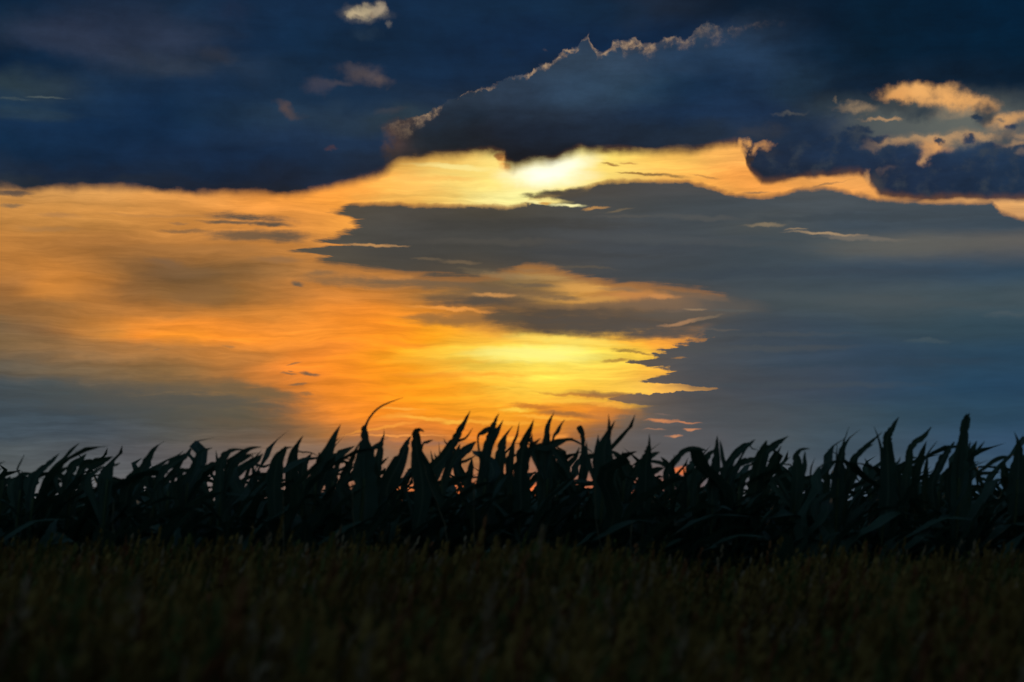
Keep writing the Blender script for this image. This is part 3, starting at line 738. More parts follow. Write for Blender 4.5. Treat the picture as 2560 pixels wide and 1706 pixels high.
def ordinary_leaves(root, r, z0, z1, n):
    az = r.uniform(0, 6.28)
    for k in range(n):
        t = k / max(1, n - 1)
        az += math.pi + r.uniform(-.5, .5)
        # wind from the left brings the upper blades round to the right
        a = az if r.random() > .35 + .35 * t else r.uniform(-.7, .7)
        s = (1.05 - .35 * abs(t - .45)) * r.uniform(.85, 1.1)
        obj('leaf', r.choice(BLADES), root, (.07 * t * t, 0, z0 + (z1 - z0) * t), (r.uniform(-.15, .15), r.uniform(-.1, .12) - .1 * t * 0, a), (s, s, s * r.uniform(.9, 1.1)))


def ordinary_corn(x, y, top, label, group, r):
    root = obj('corn_plant', None, None, (x, y, 0), (0, 0, r.uniform(-.25, .25)))
    root.empty_display_size = .2
    tag(root, label, 'corn plant', group)
    k = top / 1.5
    obj('stalk', r.choice(STALKS), root, (0, 0, -.02), None, (1, 1, k * .98))
    ordinary_leaves(root, r, .22, k * .98, 9)
    return root


# ------------------------------------------------------------------ the corn plants that stand out against the sky
# every blade: sightings along it (crop, x, y, breadth) taken on enlarged pieces of the photograph, base first
CROP = {1: 0, 2: 640, 3: 1240, 4: 1860}


def spot(crop, x, y):
    return CROP[crop] + x * .29979, 960 + y * .29979


SKYLINE = [
 # crop, stalk x, depth, label, blades [(x, y, breadth) ...]
 (1, 15, 10.2, 'corn plant cut by the left picture edge with two thin leaf tips', [[(-40,690,30),(0,665,12),(45,648,3)], [(-30,740,26),(0,715,12),(22,704,3)], [(10,860,50),(30,810,30),(48,760,3)], [(40,840,40),(75,790,22),(88,770,3)]]),
 (1, 165, 9.9, 'corn plant with a thin sharply kinked leaf, near the left picture edge', [[(178,790,18),(160,745,16),(146,712,15),(172,655,13),(206,588,3)], [(150,840,60),(190,765,50),(258,742,4)], [(90,860,60),(125,800,40),(180,770,8)], [(180,840,80),(210,790,30),(275,785,3)]]),
 (1, 270, 9.8, 'corn plant with a broad leaf swept to the right, tip higher than its kinked-leaf neighbour', [[(255,960,70),(295,800,84),(345,725,60),(430,650,44),(495,580,3)], [(230,860,70),(270,770,60),(330,718,6)]]),
 (1, 400, 10.4, 'corn plant with a long narrow leaf slanting far up to the right', [[(370,850,40),(455,710,46),(540,620,26),(595,555,26),(662,494,3)], [(440,790,24),(520,722,32),(582,688,3)], [(460,780,14),(505,715,20),(540,655,3)]]),
 (1, 590, 9.9, 'corn plant with a broad pennant-shaped leaf held level to the right', [[(550,860,80),(610,700,92),(672,640,52),(722,582,3)], [(690,700,60),(770,670,104),(860,640,60),(948,604,3)], [(470,800,40),(540,775,50),(620,760,20)], [(690,830,36),(685,780,30),(700,740,8)]]),
 (1, 890, 9.7, 'corn plant with a blunt upright leaf and small side tip beside the wide gap', [[(885,900,110),(905,740,76),(938,665,34),(966,612,3)], [(925,695,18),(968,678,20),(1002,657,3)], [(740,830,60),(790,740,34),(850,700,18),(900,690,6)], [(830,820,40),(860,740,22),(872,700,3)], [(700,850,50),(740,790,60),(780,760,8)]]),
 (1, 1080, 9.9, 'corn plant with one big dagger leaf rising right of the wide gap', [[(1060,900,130),(1150,770,135),(1225,655,72),(1290,545,38),(1330,506,8),(1372,478,3)], [(930,830,60),(1000,815,50),(1075,800,30)], [(1240,760,20),(1262,715,18),(1275,685,3)]]),
 (1, 1290, 10.5, 'corn plant with a thin ribbon leaf wavering up to the right', [[(1225,780,60),(1310,700,40),(1395,638,16),(1470,606,15),(1532,560,3)], [(1250,770,30),(1290,760,20),(1330,735,4)], [(1330,800,60),(1355,735,40),(1375,690,3)]]),
 (1, 1400, 9.8, 'corn plant with a spoon-shaped leaf ending in a fine upright tip', [[(1340,800,60),(1430,680,92),(1525,622,62),(1570,575,26),(1610,535,6)], [(1300,920,50),(1400,800,60),(1470,710,50),(1540,620,4)], [(1440,810,30),(1490,765,26),(1540,730,3)]]),
 (1, 1560, 9.9, 'corn plant whose leaf tip curls over to the right like a hook', [[(1470,890,90),(1575,750,80),(1618,665,42),(1640,605,24),(1700,560,30),(1772,534,3)], [(1690,730,20),(1662,690,16),(1642,640,3)], [(1500,760,50),(1550,722,30),(1600,712,8)]]),
 (1, 1780, 10.3, 'corn plant with a short needle tip standing straight up among arching leaves', [[(1822,700,34),(1812,640,24),(1800,553,2)], [(1640,770,50),(1715,705,48),(1790,668,44),(1850,665,10)], [(1660,800,40),(1700,760,40),(1780,745,8)], [(1660,820,20),(1690,790,20),(1710,770,4)]]),
 (1, 1850, 9.7, 'corn plant with three leaves arching in parallel to the right', [[(1835,760,100),(1866,620,76),(1935,556,32),(2042,547,4)], [(1905,700,50),(2005,595,56),(2090,540,28),(2182,524,3)], [(1930,710,40),(2035,622,38),(2112,594,3)]]),
 (1, 2010, 10.1, 'corn plant with a wide flag leaf ending in a sharp right-hand point', [[(1950,800,60),(2070,680,72),(2145,632,52),(2194,582,3)], [(1920,840,40),(2020,730,34),(2062,655,4)], [(2080,700,30),(2110,640,24),(2105,592,3)]]),
 (1, 2150, 10.6, 'corn plant with thin crossing leaves left of the blue rounded leaf', [[(2110,690,20),(2200,692,24),(2282,658,3)], [(2100,800,24),(2120,740,18),(2142,682,4)], [(2180,800,24),(2165,740,16),(2142,682,4)], [(2225,790,40),(2260,710,30),(2285,650,4)], [(2120,800,80),(2200,780,50),(2280,770,8)]]),
 (2, 200, 9.6, 'corn plant with a rounded bluish top leaf bent over at the tip', [[(150,900,150),(175,660,118),(238,548,44),(262,535,20),(304,525,4)], [(110,800,60),(150,690,50),(170,640,6)]]),
 (2, 310, 9.9, 'corn plant with a narrow leaf pointing up right behind the rounded bluish one', [[(290,760,110),(312,600,84),(345,512,38),(392,432,3)]]),
 (2, 400, 10.3, 'corn plant with a small blunt leaf under a thin arched one', [[(340,600,14),(395,572,13),(460,576,10),(528,608,3)], [(385,800,95),(395,680,86),(436,622,40),(466,580,3)]]),
 (2, 500, 9.7, 'corn plant with a large curved dagger leaf left of the long whip leaf', [[(450,880,130),(545,680,140),(612,540,88),(655,435,42),(706,338,3)], [(630,520,12),(665,480,10),(698,450,3)], [(590,720,70),(640,640,40),(660,600,4)]]),
 (2, 640, 10.3, 'corn plant with a flat leaf reaching out right between two tall neighbours', [[(590,690,70),(700,592,82),(825,518,3)], [(590,800,30),(640,730,34),(660,690,6)], [(640,680,16),(740,625,14),(800,640,3)], [(680,680,40),(720,650,30),(770,652,4)]]),
 (2, 900, 9.6, 'tall corn plant with a long whip-like leaf curling high over the skyline', [[(905,1050,260),(905,760,230),(912,600,160),(908,470,86),(902,380,52),(912,345,18)], [(905,420,40),(916,350,22),(950,280,17),(1010,212,16),(1090,165,12),(1228,113,3)], [(700,900,70),(770,720,60),(830,560,26),(870,480,5)], [(720,820,40),(760,690,40),(740,650,10)], [(990,900,120),(980,680,60),(940,520,10)]]),
 (2, 1020, 10.0, 'corn plant with a ragged slim leaf right beside the long whip leaf', [[(1010,760,90),(1035,560,60),(1052,470,26),(1066,430,12),(1068,376,2)], [(965,580,40),(1010,520,32),(1070,452,4)], [(1010,720,20),(1060,652,22),(1106,610,3)]]),
 (2, 1180, 9.8, 'corn plant with a smooth convex leaf leaning in to the stub-topped one', [[(1090,900,170),(1180,680,140),(1235,560,72),(1265,480,34),(1296,432,4)], [(1250,830,60),(1280,740,50),(1310,690,6)]]),
 (2, 1350, 9.6, 'corn plant with a thick stub top bent over at the tip', [[(1390,960,150),(1370,700,170),(1345,580,110),(1335,450,88),(1345,398,58),(1372,386,30),(1404,402,4)], [(1385,525,16),(1430,485,24),(1478,469,3)], [(1560,1080,60),(1480,850,90),(1420,680,80),(1380,560,16)], [(1240,820,26),(1290,780,22),(1310,700,4)]]),
 (2, 1480, 10.7, 'low corn plant with a few thin spikes right of the bent stub', [[(1480,700,30),(1470,630,18),(1455,552,2)], [(1535,650,20),(1530,570,10),(1525,488,2)], [(1620,560,14),(1592,505,12),(1562,456,3)], [(1500,640,16),(1494,600,10),(1488,575,2)]]),
 (2, 1550, 9.7, 'corn plant with a tall straight sword leaf slanting up to the right', [[(1440,780,110),(1570,610,100),(1648,485,84),(1715,360,50),(1788,222,3)], [(1650,520,26),(1750,450,17),(1808,366,3)], [(1620,680,50),(1680,560,34),(1702,500,4)]]),
 (2, 1740, 10.1, 'corn plant with a lance leaf lying low beneath the sword leaf', [[(1660,660,60),(1750,560,78),(1835,480,10)], [(1660,700,30),(1760,640,24),(1830,600,4)], [(1760,820,80),(1790,700,50),(1800,620,6)]]),
 (2, 1910, 9.7, 'corn plant with two crossing tips like open scissors', [[(1850,470,16),(1895,408,44),(1945,378,44),(1965,360,12)], [(1890,820,110),(1920,600,96),(1945,470,80),(1975,370,54),(2000,300,26),(2027,242,2)], [(1945,540,60),(2005,410,50),(2032,360,26),(2062,300,3)]]),
 (2, 2050, 10.0, 'corn plant with a slim leaf curved like a sickle', [[(2030,840,120),(2040,620,104),(2058,500,66),(2085,430,26),(2142,350,3)]]),
 (2, 2130, 10.4, 'corn plant with a thin S-shaped leaf', [[(2110,760,60),(2130,580,46),(2148,490,24),(2175,430,20),(2196,318,2)], [(2090,640,20),(2150,600,22),(2200,590,6)]]),
 (2, 2220, 9.6, 'corn plant with a heavy tapering leaf cluster and a slanted point', [[(2210,1000,170),(2205,780,150),(2222,570,120),(2255,450,62),(2285,380,36),(2318,296,3)], [(2290,520,26),(2298,460,18),(2303,410,2)], [(2290,540,40),(2340,485,22),(2375,452,3)]]),
 (3, 430, 9.7, 'corn plant with a jagged upright leaf before the brightest low glow', [[(400,860,150),(412,620,110),(418,460,62),(432,350,38),(452,300,24),(486,236,2)], [(470,480,18),(515,395,32),(540,345,18),(572,298,3)], [(300,560,40),(430,520,74),(540,482,50),(645,452,3)], [(430,450,12),(438,420,8),(441,390,2)]]),
 (3, 520, 10.2, 'corn plant with a thin arch and a broad leaf sloping down right', [[(490,540,14),(600,468,20),(700,498,16),(820,584,4)], [(440,560,60),(490,570,80),(540,630,76),(590,720,20)], [(490,580,14),(540,568,10),(590,560,3)]]),
 (3, 700, 9.9, 'corn plant with a blunt club-shaped leaf tilted left at its end', [[(715,820,70),(724,640,42),(728,500,34),(720,430,42),(700,375,52),(688,352,34)], [(745,720,60),(752,580,30),(756,478,2)], [(600,720,40),(660,620,40),(696,528,4)]]),
 (3, 610, 10.6, 'low corn plant with short slanting blades left of the club-shaped leaf', [[(560,740,40),(610,660,36),(668,590,4)], [(590,700,16),(575,650,12),(560,602,2)], [(640,740,30),(690,660,30),(705,590,4)]]),
 (3, 900, 9.6, 'tall corn plant with a broad pointed leaf and a forked tip', [[(895,960,190),(905,680,180),(908,520,124),(938,410,46),(944,340,24),(938,248,2)], [(945,420,30),(960,375,26),(992,308,4)], [(840,680,70),(848,540,46),(853,418,2)], [(770,640,40),(820,600,40),(850,560,8)]]),
 (3, 1070, 10.0, 'corn plant with a leaf drooping right past small orange gaps', [[(960,580,16),(1040,620,52),(1100,680,62),(1140,740,20)], [(1120,820,60),(1190,670,50),(1235,640,14)], [(990,800,30),(1010,720,22),(1020,660,3)], [(1100,800,50),(1060,700,24),(1000,620,4)]]),
 (3, 1250, 9.7, 'corn plant with a symmetrical spire leaf ending in a fine needle', [[(1245,880,150),(1255,660,110),(1270,560,58),(1280,500,26),(1278,416,2)], [(1270,640,40),(1315,590,36),(1368,569,3)]]),
 (3, 1420, 10.1, 'corn plant with a short leaf leaning left beside a low arch', [[(1280,680,20),(1350,655,30),(1420,690,30),(1470,740,8)], [(1470,760,50),(1415,660,42),(1374,608,3)], [(1290,760,60),(1340,720,50),(1400,700,8)]]),
 (3, 1490, 9.8, 'corn plant with one leaf in a wide low arch bending down right', [[(1420,760,60),(1510,625,52),(1560,570,46),(1640,542,40),(1710,548,26),(1768,562,3)], [(1478,700,20),(1481,650,12),(1484,588,2)]]),
 (3, 1610, 10.0, 'corn plant with a round-shouldered top beside a small orange patch', [[(1590,860,90),(1615,720,80),(1640,665,50),(1662,658,10)], [(1575,800,24),(1568,740,18),(1560,668,2)], [(1520,820,60),(1550,790,40),(1590,780,8)]]),
 (3, 1680, 9.7, 'corn plant with a bellied leaf leaning right towards the slim spire', [[(1640,880,80),(1700,700,104),(1770,600,52),(1822,543,3)], [(1680,820,60),(1735,760,46),(1780,775,8)]]),
 (3, 1820, 9.6, 'corn plant with a slim spire leaf and a thin companion on its right', [[(1800,900,120),(1828,680,90),(1838,540,42),(1842,480,24),(1846,428,2)], [(1905,760,40),(1888,610,32),(1878,530,22),(1867,468,2)]]),
 (3, 1940, 9.9, 'corn plant with a long ribbon leaf stretched up right over two others', [[(1890,800,80),(1990,605,64),(2080,522,54),(2120,500,30),(2162,462,3)], [(2090,535,12),(2140,542,10),(2190,552,3)]]),
 (3, 2030, 9.7, 'corn plant with a low leaf stretched level under the ribbon leaf', [[(1960,760,50),(2050,660,62),(2130,632,44),(2190,612,6)], [(2050,820,50),(2120,740,30),(2150,690,6)]]),
 (4, 130, 9.8, 'corn plant with a stout top and one leaf jutting far to the right', [[(95,900,130),(135,650,110),(170,540,62),(190,468,3)], [(175,600,60),(255,515,58),(372,434,3)], [(195,720,40),(260,610,34),(312,515,3)], [(215,760,30),(265,670,26),(298,590,3)]]),
 (4, 430, 9.7, 'corn plant with a stubby hunched top and a crooked finger to the right', [[(435,900,130),(440,700,110),(432,610,64),(452,568,36),(490,545,22),(552,541,3)], [(500,720,40),(505,620,26),(510,560,2)], [(400,700,14),(345,672,12),(285,662,3)], [(240,840,50),(300,770,40),(380,760,10)], [(290,790,20),(315,750,14),(335,710,2)], [(265,800,20),(268,760,14),(265,725,2)]]),
 (4, 550, 10.6, 'low corn plant with one thin curved blade in the gap', [[(552,800,16),(560,700,12),(592,618,3)], [(430,840,50),(560,800,44),(690,765,8)]]),
 (4, 700, 10.0, 'corn plant with a small round shoulder left of a slender spire', [[(690,840,60),(685,730,50),(730,670,44),(785,635,6)]]),
 (4, 790, 9.7, 'corn plant with a slender spire drawn out to a long thread', [[(775,900,150),(795,680,104),(822,560,46),(832,480,16),(850,430,9),(878,354,3)], [(770,640,16),(773,560,9),(775,486,2)], [(820,660,20),(850,655,18),(885,652,4)]]),
 (4, 860, 9.9, 'corn plant with a long narrow leaf slanting up across a crossed blade', [[(840,860,60),(900,650,46),(970,570,46),(1060,485,26),(1154,402,3)], [(925,760,40),(935,660,24),(942,600,2)], [(960,590,12),(1030,530,20),(1080,505,3)]]),
 (4, 1180, 9.6, 'tall corn plant with a broad flame-shaped leaf and a thin crossed blade', [[(1200,960,170),(1200,700,140),(1195,540,100),(1200,440,72),(1240,360,44),(1292,276,3)], [(1150,760,30),(1145,560,24),(1112,430,12),(1083,356,2)]]),
 (4, 1060, 10.2, 'low corn plant with two short blades leaning left below the flame-shaped leaf', [[(1050,820,34),(1005,760,30),(960,702,3)], [(1110,820,60),(1062,720,42),(1005,618,3)]]),
 (4, 1370, 9.8, 'corn plant with a wavy leaf bowing out then up to the right', [[(1345,900,100),(1375,640,66),(1385,545,50),(1430,490,52),(1500,440,40),(1566,354,3)], [(1270,760,50),(1320,680,40),(1360,640,8)], [(1260,700,20),(1290,650,16),(1306,605,2)]]),
 (4, 1450, 10.0, 'corn plant with two slim blades leaning right behind the wavy leaf', [[(1420,800,50),(1475,600,50),(1522,476,3)], [(1470,720,16),(1535,580,15),(1612,476,3)], [(1390,640,16),(1430,620,14),(1475,615,3)]]),
 (4, 1520, 10.2, 'low corn plant with a plain upright triangle leaf', [[(1505,860,60),(1515,720,44),(1532,595,3)]]),
 (4, 1630, 9.9, 'corn plant with a leaf leaning against the tall club top', [[(1570,860,90),(1630,680,74),(1690,580,62),(1755,484,8)], [(1650,800,30),(1680,740,30),(1730,680,6)]]),
 (4, 1800, 9.5, 'tallest corn plant on the right with a thick club-like blunt top', [[(1800,980,180),(1800,740,170),(1808,600,130),(1828,430,92),(1850,310,68),(1858,272,52)], [(1850,300,30),(1866,270,24),(1880,242,10)], [(1690,840,90),(1740,680,50),(1765,600,8)]]),
 (4, 1890, 9.8, 'corn plant with small tattered blades fanned out right of the club top', [[(1870,700,80),(1900,570,56),(1942,474,3)], [(1890,650,34),(1950,555,26),(2008,478,3)], [(1870,560,24),(1880,520,16),(1888,476,2)], [(1880,660,14),(1920,656,10),(1966,648,2)], [(1890,690,12),(1920,682,9),(1955,685,2)], [(1885,640,40),(1920,700,36),(1962,750,6)]]),
 (4, 2060, 10.0, 'corn plant with a leaf arching up from the lower left to the edge plant', [[(1940,790,20),(2010,700,26),(2090,640,36),(2160,614,30),(2225,614,8)], [(1960,770,30),(2050,745,26),(2130,740,8)], [(1990,900,60),(2030,830,40),(2060,760,4)]]),
 (4, 2285, 9.7, 'corn plant at the right picture edge with a fork of two fine tips', [[(2280,900,220),(2290,660,140),(2290,540,60),(2280,470,24),(2252,398,2)], [(2290,520,30),(2308,475,16),(2328,425,3)], [(2200,860,90),(2160,700,60),(2180,640,10)], [(2330,640,40),(2360,580,20),(2375,540,3)]]),
]


def hero_corn(idx, crop, sx, D, label, blades):
    r = random.Random(900 + idx)
    px, py = spot(crop, sx, 900)
    foot = place(px, 1290, D); foot.z = 0
    lean = .05
    foot.x -= lean
    root = obj('corn_plant', None, None, foot)
    root.empty_display_size = .2
    tag(root, label, 'corn plant', 'corn plants that break the skyline')
    # stalk up to under the highest blade base
    zt = max(place(*spot(crop, b[0][0], b[0][1] + 60), D).z for b in blades)
    zt = max(.8, min(zt, 1.35))
    st = stalk_mesh(zt, lean)
    obj('stalk', st, root, (0, 0, -.02))
    k = PXF / D                       # photograph pixels in a metre at this distance
    for bi, b in enumerate(blades):
        path, wd = [], []
        n = len(b)
        dz = r.uniform(-.10, .10)
        # the blade leaves the stalk below the first sighting
        p0 = place(*spot(crop, b[0][0], b[0][1]), D + .02 * bi) - foot
        az = max(.35, min(zt - .03, p0.z - r.uniform(.10, .22)))
        path.append((lean * (az / zt) ** 2, 0, az)); wd.append(max(.02, b[0][2] * .29979 / k * .55))
        for i, (x, y, w) in enumerate(b):
            t = (i + 1) / n
            p = place(*spot(crop, x, y), D + .02 * bi + dz * t) - foot
            path.append(tuple(p)); wd.append(w * .29979 / k * (1.06 if w < 80 else .92))
        tw = r.uniform(-.25, .25)
        face = (r.uniform(-.25, .25), -1, r.uniform(-.1, .3))
        me = leaf_mesh('leaf', path, wd, face, fold=r.uniform(.10, .26), n=4 * len(path), twist=tw, wave=.05 if sum(wd) / len(wd) > .022 else 0., torn=r if sum(wd) / len(wd) > .022 else None)
        o = obj('leaf', me, root)
        if 'whip' in label and bi == 1 and idx == 19: o['label'] = 'long whip-like leaf curling up to the right'
    ordinary_leaves(root, r, .25, min(.98, zt), 6)
    # short blades of the whorl, bent over by the wind, that close the row below the tips
    for q in range(4):
        sc = r.uniform(.45, .7)
        obj('leaf', r.choice(BLADES), root, (lean + r.uniform(-.03, .03), r.uniform(-.04, .06), r.uniform(.82, .96)), (r.uniform(-.2, .2), r.uniform(-.5, .25), r.uniform(-.8, .8) if q else r.uniform(2.4, 3.9)), (sc, sc * .8, sc * r.uniform(.9, 1.2)))
    return root


for i, (crop, sx, D, label, blades) in enumerate(SKYLINE):
    hero_corn(i, crop, sx, D, label, blades)

# ------------------------------------------------------------------ ordinary rows
ROWS = [
 (9.35, .18, 1.22, 'low dark green corn plant crowding the front row above the ripe grass', 'corn plants of the front row'),
 (11.1, .17, 1.52, 'dark green corn plant of the row just behind the skyline plants', 'corn plants of the second row'),
 (11.85, .18, 1.56, 'dark corn plant in the third row, glimpsed between nearer plants', 'corn plants of the third row'),
 (12.6, .21, 1.54, 'dark corn plant in the fourth row, almost hidden behind the others', 'corn plants of the fourth row'),
]
for D, gap, top, label, group in ROWS:
    r = random.Random(int(D * 100))
    half = .2571 * D + .45
    x = -half
    while x < half:
        ordinary_corn(x + r.uniform(-.05, .05), D + r.uniform(-.1, .1), top * r.uniform(.9, 1.06), label, group, r)
        x += gap * r.uniform(.85, 1.15)


# the rest of the field behind: one mass nobody could count
def merged(name, parts, mats):
    """parts: (vertices, faces(quads/tris list), material index) -> one mesh"""
    V, F, MI, UV = [], [], [], []
    off = 0
    for v, f, mi, uv in parts:
        V.append(v); UV.append(uv)
        F.append(f + off); MI.append(np.full(len(f), mi, int)); off += len(v)
    V = np.concatenate(V); F = np.concatenate(F); MI = np.concatenate(MI); UV = np.concatenate(UV)
    me = bpy.data.meshes.new(name)
    n, m = len(V), len(F)
    me.vertices.add(n); me.vertices.foreach_set('co', V.ravel())
    me.loops.add(m * 4); me.loops.foreach_set('vertex_index', F.ravel().astype(np.int32))
    me.polygons.add(m)
    me.polygons.foreach_set('loop_start', np.arange(0, m * 4, 4, dtype=np.int32))
    me.polygons.foreach_set('material_index', MI.astype(np.int32))
    for q in mats: me.materials.append(q)
    me.update(calc_edges=True)
    u = me.uv_layers.new(name='leaf'); u.data.foreach_set('uv', UV[F.ravel()].ravel())
    me.validate()
    return me


def arrays(me):
    v = np.empty(len(me.vertices) * 3); me.vertices.foreach_get('co', v); v = v.reshape(-1, 3)
    f = np.array([tuple(p.vertices) for p in me.polygons if len(p.vertices) == 4])
    uv = np.zeros((len(v), 2))
    if me.uv_layers:
        l = me.uv_layers[0]
        d = np.empty(len(me.loops) * 2); l.data.foreach_get('uv', d); d = d.reshape(-1, 2)
        li = np.empty(len(me.loops), int); me.loops.foreach_get('vertex_index', li)
        uv[li] = d
    return v, f, uv


BA = [arrays(b) for b in BLADES]
SA = arrays(STALKS[0])


def rotz(v, a):
    c, s = math.cos(a), math.sin(a)
    return np.stack([v[:, 0] * c - v[:, 1] * s, v[:, 0] * s + v[:, 1] * c, v[:, 2]], 1)


parts = []
FLANK = []
D = 13.4
for D0, gap0, top0 in ((9.35, .2, 1.2), (9.8, .2, 1.5), (10.3, .2, 1.5), (11.1, .2, 1.46), (11.85, .2, 1.5), (12.6, .22, 1.54)):
    for sgn in (-1, 1):
        x = .2571 * D0 + .5
        while x < .2571 * D0 + 3.0:
            FLANK.append((sgn * x, D0 + rng.uniform(-.1, .1), top0 * rng.uniform(.92, 1.06)))
            x += gap0 * rng.uniform(.85, 1.2)
for px_, py_, top in FLANK:
    k = top / 1.5
    v, f, uv = SA
    parts.append((v * (1, 1, k) + (px_, py_, 0), f, 1, uv))
    az = rng.uniform(0, 6.28)
    for j in range(9):
        az += math.pi + rng.uniform(-.5, .5)
        v, f, uv = BA[rng.integers(len(BA))]
        a = az if rng.random() > .5 else rng.uniform(-.7, .7)
        parts.append((rotz(v * rng.uniform(.8, 1.1), a) + (px_, py_, .22 + (k * .98 - .22) * j / 8), f, 0, uv))
while D < 34:
    half = .2571 * D + 2.6
    x = -half
    while x < half:
        px_, py_ = x + rng.uniform(-.06, .06), D + rng.uniform(-.12, .12)
        top = rng.uniform(1.42, 1.60)
        k = top / 1.5
        v, f, uv = SA
        parts.append((v * (1, 1, k) + (px_, py_, 0), f, 1, uv))
        az = rng.uniform(0, 6.28)
        for j in range(6):
            t = j / 5
            az += math.pi + rng.uniform(-.5, .5)
            v, f, uv = BA[rng.integers(len(BA))]
            a = az if rng.random() > .4 else rng.uniform(-.7, .7)
            parts.append((rotz(v * rng.uniform(.8, 1.1), a) + (px_, py_, .3 + (k * .95 - .3) * t), f, 0, uv))
        x += rng.uniform(.24, .34)
    D += .75 if D < 20 else 1.5
tag(obj('corn_field', merged('corn_field', parts, [MAT_LEAF, MAT_STALK])), 'dense dark corn crop stretching back behind the front rows', 'crop', None, 'stuff')


# ------------------------------------------------------------------ ripe grass in front
def grass_stalk(seed, head_len=.13, wind=.10, H=1.0):
    """stem ribbon crossed in two planes, a plume of spikelets and two blades; quads only"""
    r = np.random.default_rng(seed)
    V, F = [], []

    def quad(a, b, c, d):
        i = len(V); V.extend([a, b, c, d]); F.append((i, i + 1, i + 2, i + 3))
    bend = wind * r.uniform(.5, 1.5)

    def at(t):
        return np.array([bend * t ** 2.2, .03 * math.sin(t * 2 + seed), H * t - bend * .35 * t ** 3])
    ts = [0, .35, .65, .85, 1.0]
    for q in range(len(ts) - 1):
        a, b = at(ts[q]), at(ts[q + 1])
        w0, w1 = .0022 * (1.2 - ts[q] * .5), .0022 * (1.2 - ts[q + 1] * .5)
        for e in ((1, 0, 0), (0, 1, 0)):
            e = np.array(e, float)
            quad(a - e * w0, a + e * w0, b + e * w1, b - e * w1)
    t0 = 1 - head_len / H
    for q in range(11):
        t = t0 + (1.03 - t0) * q / 10
        c = at(t)
        fat = math.sin(math.pi * (.12 + .86 * q / 10)) ** .8
        for _ in range(2):
            a = r.uniform(0, 6.28)
            out = np.array([math.cos(a), math.sin(a), 0]) * (.006 + .013 * fat) * r.uniform(.6, 1.2) + np.array([.35 * bend, 0, 0]) * .1
            up = np.array([.004, 0, .022 + .012 * r.random()])
            sd = np.array([-math.sin(a), math.cos(a), 0]) * .0055
            quad(c, c + out * .6 + up * .45 - sd, c + out + up, c + out * .6 + up * .45 + sd)
    for q in range(2):
        t = r.uniform(.3, .7); c = at(t); a = r.uniform(-1.2, 1.2) if r.random() > .3 else r.uniform(0, 6.28)
        d = np.array([math.cos(a), math.sin(a), 0]); sd = np.array([-math.sin(a), math.cos(a), 0])
        L = r.uniform(.18, .34); prev = c; pw = .005
        for s in range(1, 4):
            u = s / 3
            p = c + d * L * u * .75 + np.array([0, 0, L * (.75 * u - .5 * u * u)])
            w = .006 * (1 - u) + .0006
            quad(prev - sd * pw, prev + sd * pw, p + sd * w, p - sd * w)
            prev, pw = p, w
    V = np.array(V); F = np.array(F)
    return V, F, np.full((len(V), 2), .2)


TEMPL = [grass_stalk(s, rng.uniform(.10, .17), rng.uniform(.05, .16)) for s in range(14)]


def grass_height(x, y):
    f = x / (.2571 * y)
    return 1.0 + .035 * math.sin(x * 6.3 + 2 * math.sin(y * 2.1)) * math.sin(x * 2.7 - y * 1.7 + 1.) - .045 * max(0., f) + .006 * min(0., f) - .06 * math.exp(-((f - .36) / .15) ** 2) + .018 * math.sin(x * 2.3 + y * 1.3) + .012 * math.sin(x * 5.1 - y * 2.2)


parts = []
y = 2.3
count = 0
while y < 9.25:
    dens = 420 if y < 5 else 330
    half = .2571 * y + 1.1
    n = rng.poisson(dens * .05 * 2 * half)
    for _ in range(n):
        x = rng.uniform(-half, half); yy = y + rng.uniform(0, .05)
        v, f, uv = TEMPL[rng.integers(len(TEMPL))]
        h = grass_height(x, yy) * (1 - abs(rng.normal(0, .08))) * (1 + max(0, rng.normal(-.006, .034)))
        a = rng.uniform(-.6, .6)
        fatness = rng.uniform(.85, 1.3)
        parts.append((rotz(v * (fatness, fatness, h), a) + (x, yy, 0), f, int(rng.choice([0, 0, 0, 0, 0, 0, 0, 1, 2, 2, 2, 3])), uv))
        count += 1
    y += .05
tag(obj('grass', merged('grass', parts, [MAT_GRAIN, MAT_GRAIN_RED, MAT_GRAIN_GREEN, MAT_GRAIN_PALE])), 'ripe brown grass with feathery heads filling the foreground', 'grass', None, 'stuff')

# a few heads that rise clear of the rest before the corn
STANDOUT = [
 # photo x, photo y of the tip, distance, pale?, label
 (2403, 1362, 8.3, True, 'pale thick grass head standing tallest in front of the corn, right part'),
 (1950, 1350, 8.8, False, 'grass head leaning right in front of the dark corn gap'),
 (1990, 1385, 8.6, False, 'grass head close beside the leaning one before the corn gap'),
 (2050, 1362, 8.9, False, 'slim double grass head between the corn gap and the pale tall head'),
 (2240, 1378, 8.8, False, 'grass head standing alone left of the pale tall head'),
 (2360, 1368, 8.9, False, 'brown grass head leaning right, just left of the pale tall head'),
 (2475, 1368, 8.9, False, 'straight grass head right of the pale tall head'),
 (1045, 1355, 8.9, True, 'pale grass head upright below the stub-topped corn plant'),
 (1162, 1360, 8.9, True, 'slender pale grass stalk below the sword-leaved corn plant'),
 (1235, 1356, 8.9, False, 'brown grass head below the scissor-tipped corn plant'),
 (348, 1342, 9.0, False, 'grass head rising before the corn under the narrow slanting leaf'),
 (250, 1340, 9.0, False, 'feathery grass head rising under the broad swept corn leaf'),
 (725, 1340, 9.0, False, 'feathery grass head rising below the large curved dagger leaf'),
 (990, 1325, 9.0, False, 'broad reddish grass head below the smooth convex corn leaf'),
 (1340, 1352, 9.0, False, 'tall brown grass head before the corn under the jagged upright leaf'),
 (560, 1395, 8.2, True, 'pale grass head leaning right in the left foreground'),
]
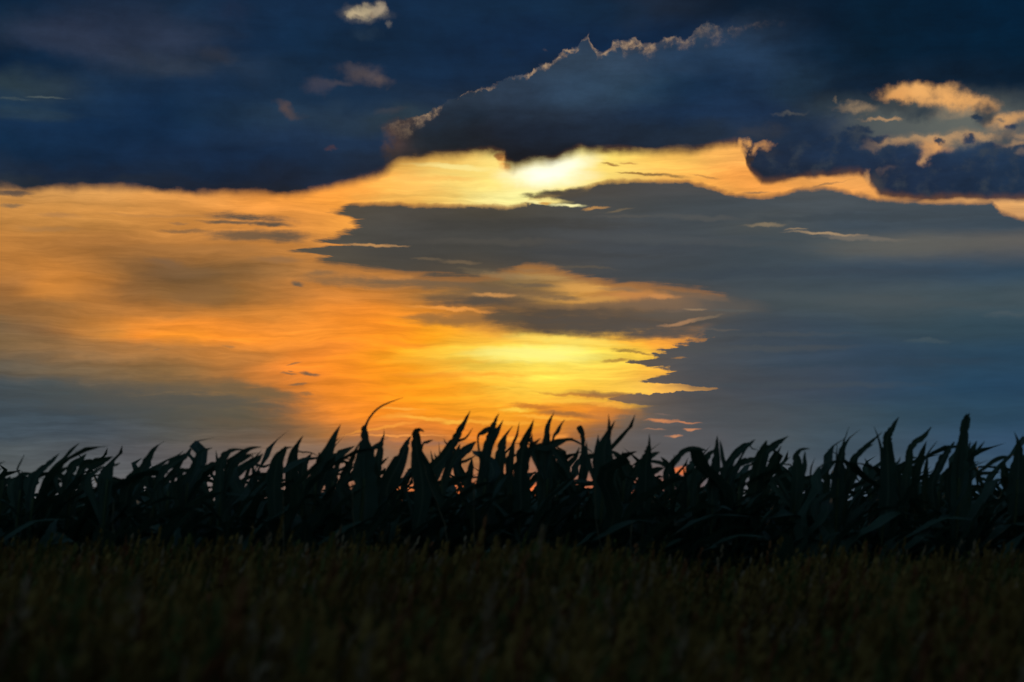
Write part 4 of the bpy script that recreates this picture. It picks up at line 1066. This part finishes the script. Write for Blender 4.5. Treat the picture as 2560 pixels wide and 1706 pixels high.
for i, (px, py, D, pale, label) in enumerate(STANDOUT):
    tip = place(px, py, D)
    v, f, uv = grass_stalk(50 + i, .16 if not pale else .14, .07, tip.z)
    fat = 1.5 if i in (0, 13) else 1.15
    v = v * (1, 1, 1)
    hd = f.copy()
    # parts: stem, head, blades
    st, he, bl = f[:8], f[8:30], f[30:]
    tipx = v[f[29]].mean(0)[0]
    root = obj('grass_stalk', None, None, (tip.x - tipx, D, 0)); root.empty_display_size = .1
    tag(root, label, 'grass stalk', 'grass heads rising clear of the rest')
    mat = MAT_GRAIN_PALE if pale else MAT_GRAIN
    for nm, ff in (('stem', st), ('seed_head', he), ('blade', bl)):
        ids = np.unique(ff); mp = {int(a): b for b, a in enumerate(ids)}
        vv = v[ids].copy()
        if nm == 'seed_head':
            cx = vv[:, :2].mean(0); vv[:, :2] = cx + (vv[:, :2] - cx) * fat
        me = bpy.data.meshes.new(nm); me.from_pydata([tuple(a) for a in vv], [], [tuple(mp[int(a)] for a in q) for q in ff]); me.materials.append(mat)
        obj(nm, me, root)

# thin pale stems that rise bent in front of the corn
STEMS = [
 (1, [(952,1400), (948,1280), (940,1180), (944,1080)], 'thin pale grass stem before the corn, right of the blunt upright leaf'),
 (2, [(232,1380), (228,1150), (226,900), (224,740)], 'thin pale upright stem below the rounded bluish corn leaf'),
 (2, [(850,1420), (828,1300), (808,1100), (803,930)], 'thin pale stem bending left below the long whip leaf'),
 (2, [(1600,1420), (1530,1060), (1470,900), (1410,730)], 'long thin pale stem slanting left beside the bent stub top'),
 (2, [(1822,1400), (1820,1250), (1815,1100), (1818,950)], 'thin pale straight stem below the scissor-tipped corn plant'),
 (3, [(895,1540), (870,1350), (836,1150), (826,920)], 'thin pale stem bending left below the forked corn tip'),
 (3, [(1130,1480), (1120,1340), (1128,1250)], 'short pale stem in the grass before the drooping corn leaf'),
]
for i, (crop, pts, label) in enumerate(STEMS):
    D = 9.15
    P = [place(*spot(crop, x, y), D) for x, y in pts]
    foot = Vector((P[0].x + .03, D, 0))
    root = obj('tall_wild_grass', None, None, foot); root.empty_display_size = .1
    tag(root, label, 'wild grass', 'thin stems before the corn', 'thing')
    Q = [Vector((0, 0, 0))] + [p - foot for p in P]
    S = spline([tuple(q) for q in Q], 14)
    obj('stem', tube_mesh('stem', S, [.0034 - .0018 * k / 14 for k in range(15)], MAT_STEM, 5), root)
    tipd = (Q[-1] - Q[-2]).normalized()
    hv = [Q[-1] - tipd * .02, Q[-1] + Vector((.004, 0, .02)), Q[-1] + tipd * .07, Q[-1] + Vector((-.004, .003, .02))]
    me = bpy.data.meshes.new('tip_blade'); me.from_pydata([tuple(v) for v in hv], [], [(0, 1, 2, 3)]); me.materials.append(MAT_STEM)
    obj('tip_blade', me, root)
